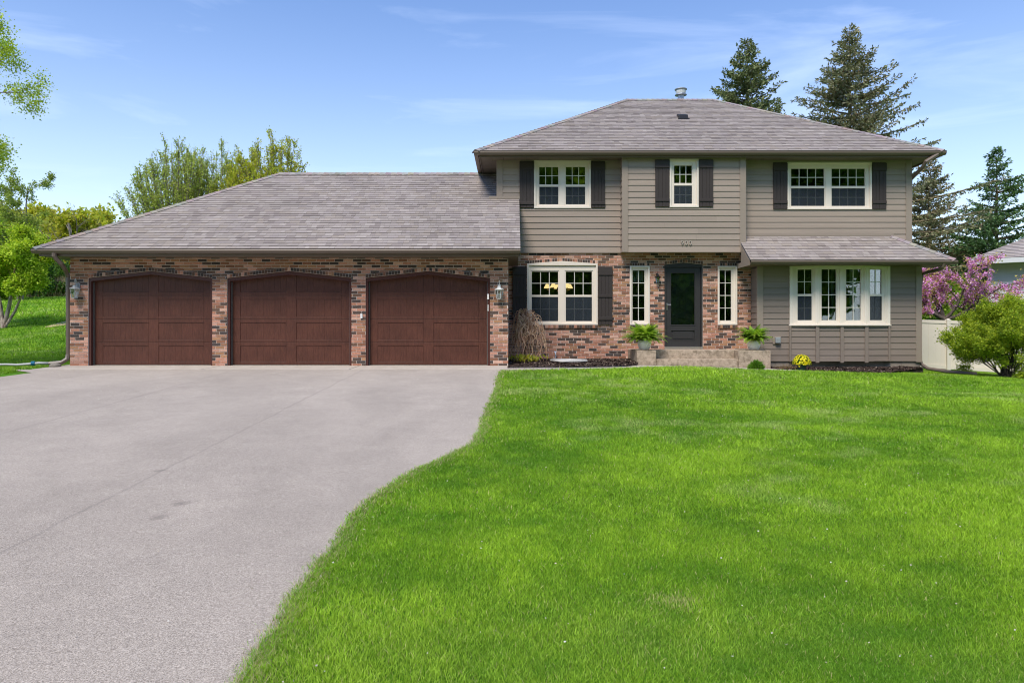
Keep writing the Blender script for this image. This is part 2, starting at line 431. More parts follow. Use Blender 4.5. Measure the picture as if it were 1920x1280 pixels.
# ------------------------------------------------------------------ ground
def sst(a, b, x): t = np.clip((np.asarray(x, dtype=float)-a)/(b-a), 0, 1); return t*t*(3-2*t)
def gz(x, y, flat=False):
    x = np.asarray(x, dtype=float); y = np.asarray(y, dtype=float)
    z = np.where(y < 15.7, -0.856+0.051*y, -0.0553)
    z = np.maximum(z, -1.05)
    z = z-0.30*np.clip((x-4)/8.5, 0, 1)*sst(8, 16, y)
    z = z+sst(-8.5, -11, x)*(2.75*sst(16.5, 43, y))*1.0
    z = z-0.35*sst(14, 24, y)*sst(11, 15, x)*0.5
    # gentle lawn undulation, nothing on the driveway
    u = 0.05*np.sin(x*0.9+1.0)*np.sin(y*0.7+0.5)*sst(0.6, 2.5, x)*sst(2.5, 5, y)*(1-sst(14, 16.5, y))
    u = u+0.15*np.sin(x*0.35)*np.sin(y*0.3)*sst(-10.8, -12.5, x)*sst(20, 26, y)
    return z+u
def sheet(name, xs, ys, zf, mat, mask=None):
    X, Y = np.meshgrid(xs, ys); Z = zf(X, Y); nx, ny = len(xs), len(ys)
    mb = MB(); mb.v = [tuple(v) for v in np.stack([X, Y, Z], -1).reshape(-1, 3).tolist()]
    for j in range(ny-1):
        for i in range(nx-1):
            mb.face((j*nx+i, j*nx+i+1, (j+1)*nx+i+1, (j+1)*nx+i))
    return mb.build(name, mat, smooth=True)
xs = np.unique(np.concatenate([np.linspace(-600, -45, 12), np.linspace(-45, -9, 37), np.linspace(-9, 20, 59), np.linspace(20, 50, 16), np.linspace(50, 600, 12)]))
ys = np.unique(np.concatenate([np.linspace(-400, -30, 8), np.linspace(-30, 0, 12), np.linspace(0, 25, 51), np.linspace(25, 70, 31), np.linspace(70, 700, 14)]))
g = sheet('ground', xs, ys, lambda x, y: gz(x, y)-0.004, M['ground']); g['kind'] = 'structure'
g['label'] = 'bright green lawn ground rolling up behind the garage'

# driveway outline: pixel rows on the sloping plane
def dpt(px, py):
    Y = 1.656/(0.051+(py-620)/F); return (WX(px, Y), Y)
EDGE = [dpt(*p) for p in ((938,698),(931,725),(924,748),(912,775),(902,800),(898,822),(880,836),(840,855),(780,884),(735,910),(700,932),(665,972),(640,1012),(608,1046),(585,1072),(563,1105),(535,1152),(512,1185),(490,1216),(470,1246),(440,1282))]
EDGE = EDGE+[(-1.30, 2.3), (-1.5, 0.0), (-1.5, -8.0)]
_ey = np.array([p[1] for p in EDGE])[::-1]; _ex = np.array([p[0] for p in EDGE])[::-1]
EY = np.linspace(-8, _ey.max(), 900); EX = np.interp(EY, _ey, _ex); _k = np.hanning(23); _k /= _k.sum()
EX = np.convolve(np.pad(EX, 11, mode='edge'), _k, mode='valid')
_j = np.random.default_rng(77); EX = EX+np.convolve(_j.normal(0, 0.035, 908), np.ones(9)/9, mode='valid')
def ex(y): return np.interp(y, EY, EX)
LEDGE = [(-11.0, 15.72), (-10.75, 15.5), dpt(60, 699), dpt(0, 707), dpt(-150, 722), (-13.0, 8.0), (-13.0, -8.0)]
LY = np.array([p[1] for p in LEDGE])[::-1]; LX = np.array([p[0] for p in LEDGE])[::-1]
LX = np.maximum.accumulate(LX[::-1])[::-1] if False else LX
def lx(y): return np.interp(y, LY, LX)
yy = np.concatenate([np.linspace(-8, 2, 8), np.linspace(2.2, 15.70, 420)]); mb = MB()
N = 16
for y in yy:
    a, b = float(lx(y)), float(ex(y)) if y < 15.0 else float(ex(y))
    if y > 15.66: a = -10.9
    for i in range(N+1):
        x = a+(b-a)*i/N; mb.v.append((x, y, -0.856+0.051*y+0.006 if y > -3.8 else -1.044))
for j in range(len(yy)-1):
    for i in range(N): mb.face((j*(N+1)+i, j*(N+1)+i+1, (j+1)*(N+1)+i+1, (j+1)*(N+1)+i))
o = mb.build('driveway', M['asphalt'], smooth=True); o['kind'] = 'structure'; o['label'] = 'wide grey asphalt driveway with a curved lawn edge'
# street behind the camera
mb = MB(); mb.box(-80, 80, -16, -8.01, -1.3, -1.03); o = mb.build('street', M['asphalt']); o['kind'] = 'structure'
# concrete apron before the garage doors (slabs with control joints)
mb = MB()
for a, b in ((-10.55, -6.82), (-6.80, -3.58), (-3.56, -0.10)):
    mb.hull([(a,15.68,-0.043),(b,15.68,-0.043),(b,16.98,-0.006),(a,16.98,-0.006)], [(a,15.68,-0.3),(b,15.68,-0.3),(b,16.98,-0.3),(a,16.98,-0.3)])
o = mb.build('garage_apron', M['concrete'], bevel=0.004); o['kind'] = 'structure'
# walk along the flower bed to the steps
mb = MB()
W = [((-0.10, 15.50), (-0.10, 15.98)), ((1.2, 15.72), (1.2, 16.12)), ((2.6, 16.1), (2.55, 16.55)), ((3.2, 16.5), (3.1, 17.38)), ((6.6, 16.62), (6.7, 17.38)), ((7.4, 16.9), (7.35, 17.1))]
for (a, b), (c, d) in zip(W[:-1], W[1:]):
    zz = lambda p: float(gz(p[0], p[1]))+0.022
    mb.hull([(a[0],a[1],zz(a)),(c[0],c[1],zz(c)),(d[0],d[1],zz(d)),(b[0],b[1],zz(b))], [(q[0],q[1],zz(q)-0.1) for q in (a,c,d,b)])
o = mb.build('walkway', M['concrete']); o['kind'] = 'structure'

# mulch beds
def bedz(x, y):
    g0 = gz(x, y); wall = np.where(np.asarray(x) < 4, 0.035, -0.15)
    t = sst(16.1, 18.5, y); return g0*(1-t)+wall*t+0.015+0.018*np.sin(np.asarray(x)*7.1)*np.sin(np.asarray(y)*8.3)
def bed(name, f0, f1, x0, x1, y1):
    mb = MB(); nx, ny = 40, 16
    for j in range(ny+1):
        for i in range(nx+1):
            x = x0+(x1-x0)*i/nx; yf = float(np.interp(x, f0, f1)); y = yf+(y1-yf)*j/ny
            z = float(bedz(x, y)) if j else float(gz(x, y))-0.05
            mb.v.append((x, y, z))
    for j in range(ny):
        for i in range(nx): mb.face((j*(nx+1)+i, j*(nx+1)+i+1, (j+1)*(nx+1)+i+1, (j+1)*(nx+1)+i))
    o = mb.build(name, M['soil'], smooth=True); o['kind'] = 'structure'
    return o
bed('flower_bed', [-0.1, 1.2, 2.6, 3.05], [16.0, 16.14, 16.6, 17.3], -0.09, 3.04, 18.80)
bed('flower_bed', [6.3, 7.0, 8.5, 9.8, 10.5], [17.05, 16.75, 16.85, 17.6, 18.2], 6.3, 10.45, 18.45)
V = []; C = []
rg = np.random.default_rng(3)
def chips(n, fx0, fx1, fy, y1):
    for _ in range(n):
        x = R.uniform(fx0, fx1); y0 = fy(x); y = R.uniform(y0, y1)
        z = float(bedz(x, y))+R.uniform(0, 0.018)
        a = R.uniform(0, math.pi); l = R.uniform(0.012, 0.045); w = R.uniform(0.006, 0.014)
        dx, dy = math.cos(a)*l, math.sin(a)*l; ux, uy = -math.sin(a)*w, math.cos(a)*w
        t1, t2 = R.uniform(-0.015, 0.02), R.uniform(-0.008, 0.008)
        V.extend([(x-dx-ux, y-dy-uy, z-t1-t2), (x+dx-ux, y+dy-uy, z+t1-t2), (x+dx+ux, y+dy+uy, z+t1+t2), (x-dx+ux, y-dy+uy, z-t1+t2)])
        k = R.random()
        C.append((0.035*0.6+0.07*k, 0.022*0.6+0.045*k, 0.016*0.6+0.035*k) if k < 0.93 else (0.3, 0.24, 0.18))
chips(9000, -0.08, 3.03, lambda x: float(np.interp(x, [-0.1, 1.2, 2.6, 3.05], [16.02, 16.16, 16.62, 17.3])), 18.7)
chips(7000, 6.32, 10.4, lambda x: float(np.interp(x, [6.3, 7.0, 8.5, 9.8, 10.5], [17.05, 16.75, 16.85, 17.6, 18.2])), 18.3)
o = fast('mulch', V, 4, M['mulch'], np.array(C)); tag(o, 'dark brown shredded bark mulch in the beds along the house', 'mulch', kind='stuff')

# ------------------------------------------------------------------ HOUSE
H = thing('house', 'two storey house with taupe siding, pink and black brick and three brown garage doors', 'house', (0, 20, 0))
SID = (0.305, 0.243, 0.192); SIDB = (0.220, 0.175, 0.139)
DG, DB, DM, DY = 16.70, 18.77, 18.45, 18.30     # garage face, main brick, jettied middle, bay
GX0, GX1 = -10.33, -0.092
GZ0, GZ1 = -0.03, 2.52
gops = []
for a, b in ((165, 398), (425.5, 659), (685.4, 918.8)):
    gops.append(dict(x0=WX(a, DG), x1=WX(b, DG), z0=-1, zs=2.036, zp=2.198))
SH = 0.082
def grow_op(o, h): return dict(o, zs=o['zs']+h, zp=o['zp']+h)
bk, mo = MB(), MB(); bk.col = (0.4, 0.2, 0.15)
brick_wall(bk, mo, GX0, GX1, GZ0, GZ1, DG, [grow_op(o, SH) for o in gops])
for o in gops: soldier(bk, mo, o['x0'], o['x1'], o['zs'], o['zp'], DG, SH)
brick_wall(bk, mo, DG+0.10, DB, GZ0, 2.7, GX1, [], axis='y')
# core behind the bricks
mo.polyxz([(GX0, GZ0), (gops[0]['x0'], GZ0), (gops[0]['x0'], 1.0), (GX0, 1.0)], DG+0.1001, DG+0.2, MORT)
wall1 = mo.build('brick_wall', M['brick'], H); bkobj = bk.build('brick_course', M['brick'], wall1)
# main brick wall
FX0, FX1 = GX1-0.0, 6.275
wops = []
win1 = dict(x0=WX(988, DB), x1=WX(1120.5, DB), z0=WZ(609, DB), zs=WZ(494.4, DB), zp=WZ(489.6, DB))
sl1 = dict(x0=WX(1180.7, DB), x1=WX(1217.9, DB), z0=WZ(609, DB), zs=WZ(498.6, DB), zp=WZ(498.6, DB))
sl2 = dict(x0=WX(1345.4, DB), x1=WX(1381.9, DB), z0=WZ(609, DB), zs=WZ(498.8, DB), zp=WZ(498.8, DB))
dr = dict(x0=WX(1245.8, DB), x1=WX(1318, DB), z0=-1, zs=WZ(496, DB), zp=WZ(491.8, DB))
bk, mo = MB(), MB()
ops = []
for o in (win1, sl1, sl2, dr):
    q = grow_op(o, SH)
    if o is not dr: q['z0'] = o['z0']-0.085
    ops.append(q)
brick_wall(bk, mo, FX0+0.001, FX1, 0.0, 2.87, DB, ops)
for o in (win1, sl1, sl2, dr):
    soldier(bk, mo, o['x0'], o['x1'], o['zs'], o['zp'], DB, SH, dark=0.7)
for o in (win1, sl1, sl2):   # brick sills, projecting
    n = max(2, int(round((o['x1']-o['x0'])/0.068))); w = (o['x1']-o['x0'])/n; zt = o['z0']
    mo.box(o['x0'], o['x1'], DB-0.022, DB+0.09, zt-0.083, zt-0.003, MORT)
    for i in range(n):
        bk.box(o['x0']+i*w+0.004, o['x0']+(i+1)*w-0.004, DB-0.038, DB-0.0225, zt-0.08, zt-0.001, brickcol(0.6))
wall2 = mo.build('brick_wall', M['brick'], H); bk.build('brick_course', M['brick'], wall2)

# siding walls
ZW = 5.27
def rect(px0, px1, py0, py1, D): return dict(x0=WX(px0, D), x1=WX(px1, D), z0=WZ(py1, D), zs=WZ(py0, D), zp=WZ(py0, D))
DS = 18.75
w_ul = rect(1001.4, 1107.6, 301.2, 390.7, DS); w_um = rect(1255.3, 1309.5, 298.2, 389, DM); w_ur = rect(1476, 1633.9, 304.2, 392.9, DS)
mb = MB(); siding(mb, -0.399+0.155, 2.86, 2.856, ZW, DS, [w_ul], SID); mb.build('siding_wall', M['siding'], H)
mb = MB(); siding(mb, 2.846+0.15, 6.03-0.15, 2.835, ZW, DM, [w_um], SID)
mb.box(2.86, 6.02, DM+0.021, DS+0.05, 2.845, 2.875, SID)   # underside of the jetty
siding(mb, DM+0.03, DS+0.02, 2.835, ZW, 2.852, [], SID, axis='-', joints=False)
mb.build('siding_wall', M['siding'], H)
mb = MB(); siding(mb, 6.02, 10.478-0.15, 2.40, ZW, DS, [w_ur], SID); mb.build('siding_wall', M['siding'], H)
# bay lower wall
BX0, BX1 = 6.275, 10.478
bay = dict(x0=WX(1482.2, DY), x1=WX(1666, DY), z0=WZ(608.5, DY), zs=WZ(496, DY), zp=WZ(496, DY))
bay2 = dict(bay, z0=0.03)
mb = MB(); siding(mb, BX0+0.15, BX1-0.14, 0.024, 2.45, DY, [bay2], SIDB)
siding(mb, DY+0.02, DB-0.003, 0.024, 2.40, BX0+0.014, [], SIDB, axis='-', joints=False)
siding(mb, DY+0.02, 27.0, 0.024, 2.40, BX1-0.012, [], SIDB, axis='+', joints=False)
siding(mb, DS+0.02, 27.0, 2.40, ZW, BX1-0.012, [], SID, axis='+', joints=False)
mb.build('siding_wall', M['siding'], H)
def corner(x0, x1, y, z0, z1, y1=None):
    m = MB(); m.box(x0, x1, y-0.028, (y1 or y+0.03), z0, z1); return m.build('corner_board', M['trim'], H, bevel=0.003)
corner(-0.405, -0.242, DS, 2.9, ZW); corner(2.840, 2.992, DM, 2.828, ZW); corner(5.878, 6.035, DM, 2.828, ZW, DS-0.02)
corner(10.326, 10.484, DS, 2.40, ZW); corner(BX0-0.004, BX0+0.152, DY, 0.01, 2.455); corner(BX1-0.142, BX1+0.006, DY, 0.0, 2.455)
m = MB(); m.box(2.993, 5.877, DM-0.022, DM+0.02, 2.822, 2.838); m.build('trim_board', M['trim'], H); m = MB(); m.box(-0.24, 2.839, DS-0.020, DS+0.01, 2.838, 2.858)
m.build('trim_board', M['trim'], H)
# foundation
m = MB(); m.box(BX0+0.01, BX1-0.01, DY+0.03, 27.0, -0.6, 0.022)
for i in range(9): m.box(BX0+0.03+i*0.46, BX0+0.03+i*0.46+0.452, DY+0.022, DY+0.0299, -0.55, 0.015)
m.box(FX0+0.02, BX0, DB+0.02, DB+0.3, -0.6, -0.001)
m.box(GX0+0.01, GX1-0.01, DG+0.012, DG+0.19, -0.6, GZ0-0.001)
m.build('foundation', M['foundation'], H)
# dark inner shell behind openings, so rooms read as rooms
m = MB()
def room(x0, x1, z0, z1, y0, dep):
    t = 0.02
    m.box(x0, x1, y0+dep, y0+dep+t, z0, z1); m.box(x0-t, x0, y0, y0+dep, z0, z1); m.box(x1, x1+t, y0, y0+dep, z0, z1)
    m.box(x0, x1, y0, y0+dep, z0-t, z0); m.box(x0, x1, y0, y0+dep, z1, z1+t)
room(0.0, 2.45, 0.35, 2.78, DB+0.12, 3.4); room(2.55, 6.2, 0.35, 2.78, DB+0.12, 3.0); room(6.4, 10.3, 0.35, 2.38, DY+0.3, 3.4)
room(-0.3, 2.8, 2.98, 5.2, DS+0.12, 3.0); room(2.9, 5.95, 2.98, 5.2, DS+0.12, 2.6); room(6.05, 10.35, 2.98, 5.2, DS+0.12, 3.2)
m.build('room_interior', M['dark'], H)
m = MB(); m.box(GX0+0.05, 10.4, 27.0, 27.1, -0.3, ZW); m.box(GX0+0.0, GX0+0.1, DG+0.11, 24.4, GZ0, 2.5); m.box(GX0, -0.4, 24.3, 24.4, GZ0, 2.5)
m.box(-0.395, -0.30, DB+0.12, 27.0, 2.6, ZW)
m.build('rear_wall', M['lightsiding'], H)

# windows ------------------------------------------------------------
def window(o, D, glasses, gz0, gz1, mid=None, rows=2, case=0.045, peak=0.0, xf=None, proud=0.03, label=None, curtain=None, screen=True, parent=H):
    """o opening; glasses=[(x0,x1,cols,double)]. All metres. xf maps (x,y,z)->(x,y,z) for angled facets."""
    T = xf or (lambda p: p)
    def B(mb, *a):
        b = len(mb.v); mb.box(*a)
        for i in range(b, len(mb.v)): mb.v[i] = T(mb.v[i])
    x0, x1, z0, zs = o['x0'], o['x1'], o['z0'], o['zs']
    fr = MB(); c = case
    B(fr, x0, x1, D-proud-0.006, D+0.10, z0, z0+c)                       # sill rail
    B(fr, x0, x0+c, D-proud, D+0.10, z0+c, zs-c); B(fr, x1-c, x1, D-proud, D+0.10, z0+c, zs-c)
    B(fr, x0, x1, D-proud, D+0.10, zs-c, zs)
    if peak:
        xc = (x0+x1)/2; b = len(fr.v); fr.polyxz([(x0, zs), (x1, zs), (xc, zs+peak)], D-proud, D+0.10)
        for i in range(b, len(fr.v)): fr.v[i] = T(fr.v[i])
    yr = D+0.02                                                            # recessed sash plane
    w = fr.build('window', M['cream'], parent, bevel=0.003)
    if label: w['label'] = label
    gl = sorted(glasses); s = 0.028
    # filler jamb / mullions between glasses
    jm = MB(); xs_ = [x0+c]
    for g in gl: xs_ += [g[0]-s, g[1]+s]
    xs_.append(x1-c)
    for i in range(0, len(xs_), 2):
        if xs_[i+1]-xs_[i] > 0.004: B(jm, xs_[i], xs_[i+1], yr-0.012, yr+0.07, z0+c, zs-c)
    for g in gl:
        if gz0-s > z0+c+0.004: B(jm, g[0]-s, g[1]+s, yr-0.006, yr+0.07, z0+c, gz0-s)
        if zs-c > gz1+s+0.004: B(jm, g[0]-s, g[1]+s, yr-0.012, yr+0.07, gz1+s, zs-c)
    jm.build('jamb', M['cream'], w, bevel=0.002)
    for (a, b, cols, dbl) in gl:
        sa = MB()
        B(sa, a-s, a, yr, yr+0.05, gz0-s, gz1+s); B(sa, b, b+s, yr, yr+0.05, gz0-s, gz1+s)
        B(sa, a, b, yr, yr+0.05, gz0-s, gz0); B(sa, a, b, yr, yr+0.05, gz1, gz1+s)
        zz = [(gz0, gz1, rows)]
        if dbl:
            B(sa, a, b, yr-0.004, yr+0.05, mid[0], mid[1]); zz = [(gz0, mid[0], 2), (mid[1], gz1, 2)]
        sa.build('sash', M['cream'], w, bevel=0.002)
        gr = MB(); pa = MB(); r = 0.0085
        for k, (za, zb, rw) in enumerate(zz):
            yg = yr+0.030+(0.010 if (dbl and k == 0) else 0)
            B(pa, a, b, yg, yg+0.004, za, zb)
            for i in range(1, cols):
                x = a+(b-a)*i/cols; B(gr, x-r, x+r, yg-0.012, yg-0.002, za, zb)
            for i in range(1, rw):
                z = za+(zb-za)*i/rw
                for j in range(cols):
                    xa = a+(b-a)*j/cols+(r if j else 0); xb = a+(b-a)*(j+1)/cols-(r if j < cols-1 else 0)
                    B(gr, xa, xb, yg-0.012, yg-0.002, z-r, z+r)
        gr.build('grille', M['grille'], w); pa.build('pane', M['glass'], w)
        if dbl and screen:
            sc = MB(); B(sc, a+0.001, b-0.001, yr+0.006, yr+0.008, gz0, mid[0]); sc.build('insect_screen', M['screen'], w)
        if curtain:
            cu = MB(); b0 = len(cu.v); n = 24
            for side in curtain:
                ca, cb = (a-0.02, a+(b-a)*side[1]) if side[0] == 'l' else (b-(b-a)*side[1], b+0.02)
                if side[0] == 't': ca, cb = a-0.02, b+0.02
                zl = gz1-(gz1-gz0)*side[1] if side[0] == 't' else gz0-0.05
                P = []
                for i in range(n+1):
                    x = ca+(cb-ca)*i/n; y = D+0.20+0.018*math.sin(i*1.9)
                    P.append((T((x, y, zl)), T((x, y, gz1+0.05))))
                for i in range(n): cu.quad(P[i][0], P[i+1][0], P[i+1][1], P[i][1])
            cu.build('curtain', M['curtain'], w)
    return w
gx = lambda a, b, D: (WX(a, D), WX(b, D))
window(w_ul, DS, [(*gx(1011.2, 1047, DS), 3, True), (*gx(1061, 1097.3, DS), 3, True)], WZ(383, DS), WZ(312.6, DS), (WZ(350, DS), WZ(345.7, DS)), label='wide upstairs window over the front left brick window')
window(w_um, DM, [(*gx(1264.3, 1297.9, DM), 3, True)], WZ(381.7, DM), WZ(310, DM), (WZ(347.8, DM), WZ(343.2, DM)), label='narrow upstairs window above the front door')
window(w_ur, DS, [(*gx(1484, 1546.2, DS), 4, True), (*gx(1560, 1622.5, DS), 4, True)], WZ(386, DS), WZ(315.8, DS), (WZ(353, DS), WZ(348.6, DS)), label='widest upstairs window above the porch roof')
window(win1, DB, [(*gx(997.1, 1046.6, DB), 3, True), (*gx(1061, 1110, DB), 3, True)], WZ(602, DB), WZ(509, DB), (WZ(556.6, DB), WZ(552.7, DB)), peak=win1['zp']-win1['zs'], label='large brick wall window with peaked head and chandelier behind')
window(sl1, DB, [(*gx(1186.3, 1208.7, DB), 2, False)], WZ(600.8, DB), WZ(506.7, DB), rows=4, label='narrow sidelight left of the front door', curtain=[('t', 0.22)])
window(sl2, DB, [(*gx(1349.7, 1371.6, DB), 2, False)], WZ(600.8, DB), WZ(506.7, DB), rows=4, label='narrow sidelight right of the front door')
# bow window: surround, four facets
XL, XR = bay['x0'], bay['x1']; XA, XB = 7.76, 9.01; dep = 0.12
fz0, fz1 = bay['z0'], bay['zs']
bw = MB(); bw.box(XL-0.03, XL+0.05, DY-0.035, DY+0.06, fz0, fz1); bw.box(XR-0.05, XR+0.03, DY-0.035, DY+0.06, fz0, fz1)
top = [(XL+0.05, DY-0.03), (XA, DY-dep-0.045), (XB, DY-dep-0.045), (XR-0.05, DY-0.03), (XR-0.05, DY+0.05), (XL+0.05, DY+0.05)]
bw.hull([(x, y, fz1-0.045) for x, y in top], [(x, y, fz1) for x, y in top])
bot = [(XL-0.05, DY-0.05), (XA-0.01, DY-dep-0.07), (XB+0.01, DY-dep-0.07), (XR+0.05, DY-0.05), (XR+0.05, DY+0.05), (XL-0.05, DY+0.05)]
bw.hull([(x, y, fz0-0.03) for x, y in bot], [(x, y, fz0) for x, y in bot])
bwo = bw.build('bow_window', M['cream'], H, bevel=0.003); bwo['label'] = 'cream four light bow window under the lower roof'
def facet(p0, p1):
    d = (p1[0]-p0[0], p1[1]-p0[1]); L = math.hypot(*d); ux, uy = d[0]/L, d[1]/L
    def T(p): return (p0[0]+p[0]*ux-p[1]*uy, p0[1]+p[0]*uy+p[1]*ux, p[2])
    return T, L
def subparts(w):
    # a facet belongs to the bow window: lift its children one level so nesting stays three deep
    for ch in [x for x in bpy.data.objects if x.parent == w]: ch.parent = bwo
    w.parent = bwo; w.name = 'frame'
XM = (XA+XB)/2
for p0, p1, dbl, crt in (((XL+0.05, DY-0.01), (XA, DY-dep), True, None), ((XA, DY-dep), (XM, DY-dep), False, [('r', 0.16)]), ((XM, DY-dep), (XB, DY-dep), False, [('r', 0.55)]), ((XB, DY-dep), (XR-0.05, DY-0.01), True, [('r', 0.3)])):
    T, L = facet(p0, p1)
    op = dict(x0=0.0, x1=L, z0=fz0, zs=fz1-0.045, zp=fz1)
    e = 0.125
    w = window(op, 0.0, [(e, L-e, 2, dbl)], WZ(600.5, DY)+0.003, WZ(505.5, DY), (WZ(555.3, DY), WZ(551.3, DY)), rows=4, case=0.05, xf=T, proud=0.012, curtain=crt)
    subparts(w)
# bay apron below the bow window
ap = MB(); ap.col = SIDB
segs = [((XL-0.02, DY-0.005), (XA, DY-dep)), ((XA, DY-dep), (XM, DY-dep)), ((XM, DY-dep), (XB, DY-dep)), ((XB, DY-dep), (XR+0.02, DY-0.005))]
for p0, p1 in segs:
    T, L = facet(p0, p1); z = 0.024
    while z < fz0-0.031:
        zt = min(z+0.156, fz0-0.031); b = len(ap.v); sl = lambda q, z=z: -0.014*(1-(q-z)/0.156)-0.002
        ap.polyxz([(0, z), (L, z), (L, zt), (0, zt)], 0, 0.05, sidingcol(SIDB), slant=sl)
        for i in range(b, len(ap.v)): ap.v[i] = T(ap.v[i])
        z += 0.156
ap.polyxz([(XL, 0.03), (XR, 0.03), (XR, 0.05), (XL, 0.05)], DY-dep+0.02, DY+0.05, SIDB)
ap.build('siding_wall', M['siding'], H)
mt_ = paint('bay_trim_paint', SIDB, 0.55, 0.06)
for x, y, w_ in ((XL-0.02, DY-0.01, 0.05), (XA, DY-dep, 0.085), (XM, DY-dep, 0.085), (XB, DY-dep, 0.085), (XR+0.0, DY-0.01, 0.05)):
    tb = MB(); tb.box(x-w_/2, x+w_/2, y-0.042, y+0.03, -0.012 if w_ > 0.06 else 0.01, fz0-0.031); tb.build('trim_board', mt_, H, bevel=0.003)

# shutters -----------------------------------------------------------
def shutter(px0, px1, py0, py1, D, bats, lab):
    x0, x1, z0, z1 = WX(px0, D), WX(px1, D), WZ(py1, D), WZ(py0, D); m = MB(); n = 4; w = (x1-x0)/n
    for i in range(n): m.box(x0+i*w+0.003, x0+(i+1)*w-0.003, D-0.042, D-0.012, z0, z1)
    m.box(x0+0.004, x1-0.004, D-0.030, D-0.010, z0+0.004, z1-0.004)
    for a, b in bats:
        m.box(x0, x1, D-0.062, D-0.0425, WZ(b, D), WZ(a, D))
    o = m.build('shutter', M['shutter'], H, bevel=0.004); o['label'] = lab; return o
for a, b, y0, y1, D, bt, lb in (
    (974, 1000.6, 303, 389.8, DS, ((304.5, 318.5), (379, 384)), 'left shutter of the upstairs left window'),
    (1108.3, 1134.2, 303, 389.8, DS, ((304.5, 318.5), (379, 384)), 'right shutter of the upstairs left window'),
    (1228, 1254.9, 300, 388, DM, ((301.5, 315.5), (372.5, 378)), 'left shutter of the window above the door'),
    (1310, 1336.6, 300, 388, DM, ((301.5, 315.5), (372.5, 378)), 'right shutter of the window above the door'),
    (1449, 1475.3, 305.5, 392.6, DS, ((307, 321), (377, 382)), 'left shutter of the upstairs right window'),
    (1634.6, 1660.7, 305.5, 392.6, DS, ((307, 321), (377, 382)), 'right shutter of the upstairs right window'),
    (960.8, 987.4, 500, 609, DB, ((501, 516), (552, 557.3), (594, 600)), 'left shutter of the brick wall window'),
    (1121.2, 1147.9, 500, 609, DB, ((501, 516), (552, 557.3), (594, 600)), 'right shutter of the brick wall window')):
    shutter(a, b, y0, y1, D, bt, lb)

# garage doors ---------------------------------------------------------
for gi, o in enumerate(gops):
    x0, x1, zs, zp = o['x0'], o['x1'], o['zs'], o['zp']; xc = (x0+x1)/2
    fr = MB(); t = 0.055; y0, y1 = DG+0.03, DG+0.20
    fr.box(x0+0.002, x0+t, y0, y1, GZ0+0.01, zs-0.001); fr.box(x1-t, x1-0.002, y0, y1, GZ0+0.01, zs-0.001)
    for (a, za, b, zb) in ((x0+0.002, zs, xc, zp), (xc, zp, x1-0.002, zs)):
        fr.hull([(a, y0-0.004, za-0.085), (b, y0-0.004, zb-0.085), (b, y0-0.004, zb), (a, y0-0.004, za)], [(a, y1, za-0.085), (b, y1, zb-0.085), (b, y1, zb), (a, y1, za)])
    strips = []
    for a, b in ((x0+t, x0+t+0.022), (x1-t-0.022, x1-t)):
        frb = MB(); frb.box(a, b, y0+0.08, y0+0.125, 0.0, zs-0.09); strips.append(frb)
    yd = DG+0.155
    d = MB(); a, b = x0+t, x1-t; dps = []
    seams = [0.005, WZ(641.5, yd), WZ(598, yd), WZ(554, yd), zp-0.06]
    # slab sections (thin gap between)
    d.box(a, b, yd+0.02, yd+0.06, 0.0, zp-0.06)
    for k in range(4):
        za, zb = seams[k]+0.003, seams[k+1]-0.003
        pl, pr = (WX(192.7, yd)-WX(165, DG))+x0, (WX(278.4, yd)-WX(165, DG))+x0
        ql, qr = (WX(297.4, yd)-WX(165, DG))+x0, (WX(382, yd)-WX(165, DG))+x0
        if k < 3: pz0, pz1 = za+0.06, zb-0.085
        else: pz0, pz1 = za+0.085, zp-0.10
        # stiles and rails round the two recessed panels
        d.box(a, pl, yd, yd+0.02, za, zb); d.box(pr, ql, yd, yd+0.02, za, zb); d.box(qr, b, yd, yd+0.02, za, zb)
        for u, v in ((pl, pr), (ql, qr)):
            d.box(u, v, yd, yd+0.02, za, pz0); d.box(u, v, yd, yd+0.02, pz1, zb)
            n = 8; w = (v-u-0.008)/n; dp_ = MB(); dps.append(dp_)
            for i in range(n):     # planks with hairline grooves
                dp_.box(u+0.004+i*w+0.001, u+0.004+(i+1)*w-0.001, yd+0.0085, yd+0.0195, pz0+0.004, pz1-0.004)
    go = d.build('garage_door', M['wooddoor'], H, bevel=0.004)
    go['label'] = ('left garage door beside the downspout', 'middle garage door', 'right garage door with keypad on its jamb')[gi]
    fr.build('door_frame', M['doorframe'], go, bevel=0.004)
    for q in strips: q.build('weather_strip', M['seal'], go)
    for q in dps: q.build('door_panel', M['wooddoor'], go)
    if gi == 2:
        k = MB(); k.box(x1-t-0.01, x1-t+0.03, y0-0.02, y0-0.001, WZ(561, DG), WZ(551, DG)); k.build('keypad', M['ceramic'], go, bevel=0.003)
        k = MB(); k.box(x1-t+0.0, x1-t+0.018, y0-0.012, y0-0.001, WZ(583, DG), WZ(571, DG)); k.build('sensor_strip', M['ceramic'], go, bevel=0.003)
m = MB(); m.box(WX(676, DG), WX(680, DG), DG-0.03, DG-0.001, WZ(597, DG), WZ(588, DG)); m.build('door_bell', M['whitetrim'], H, bevel=0.003)

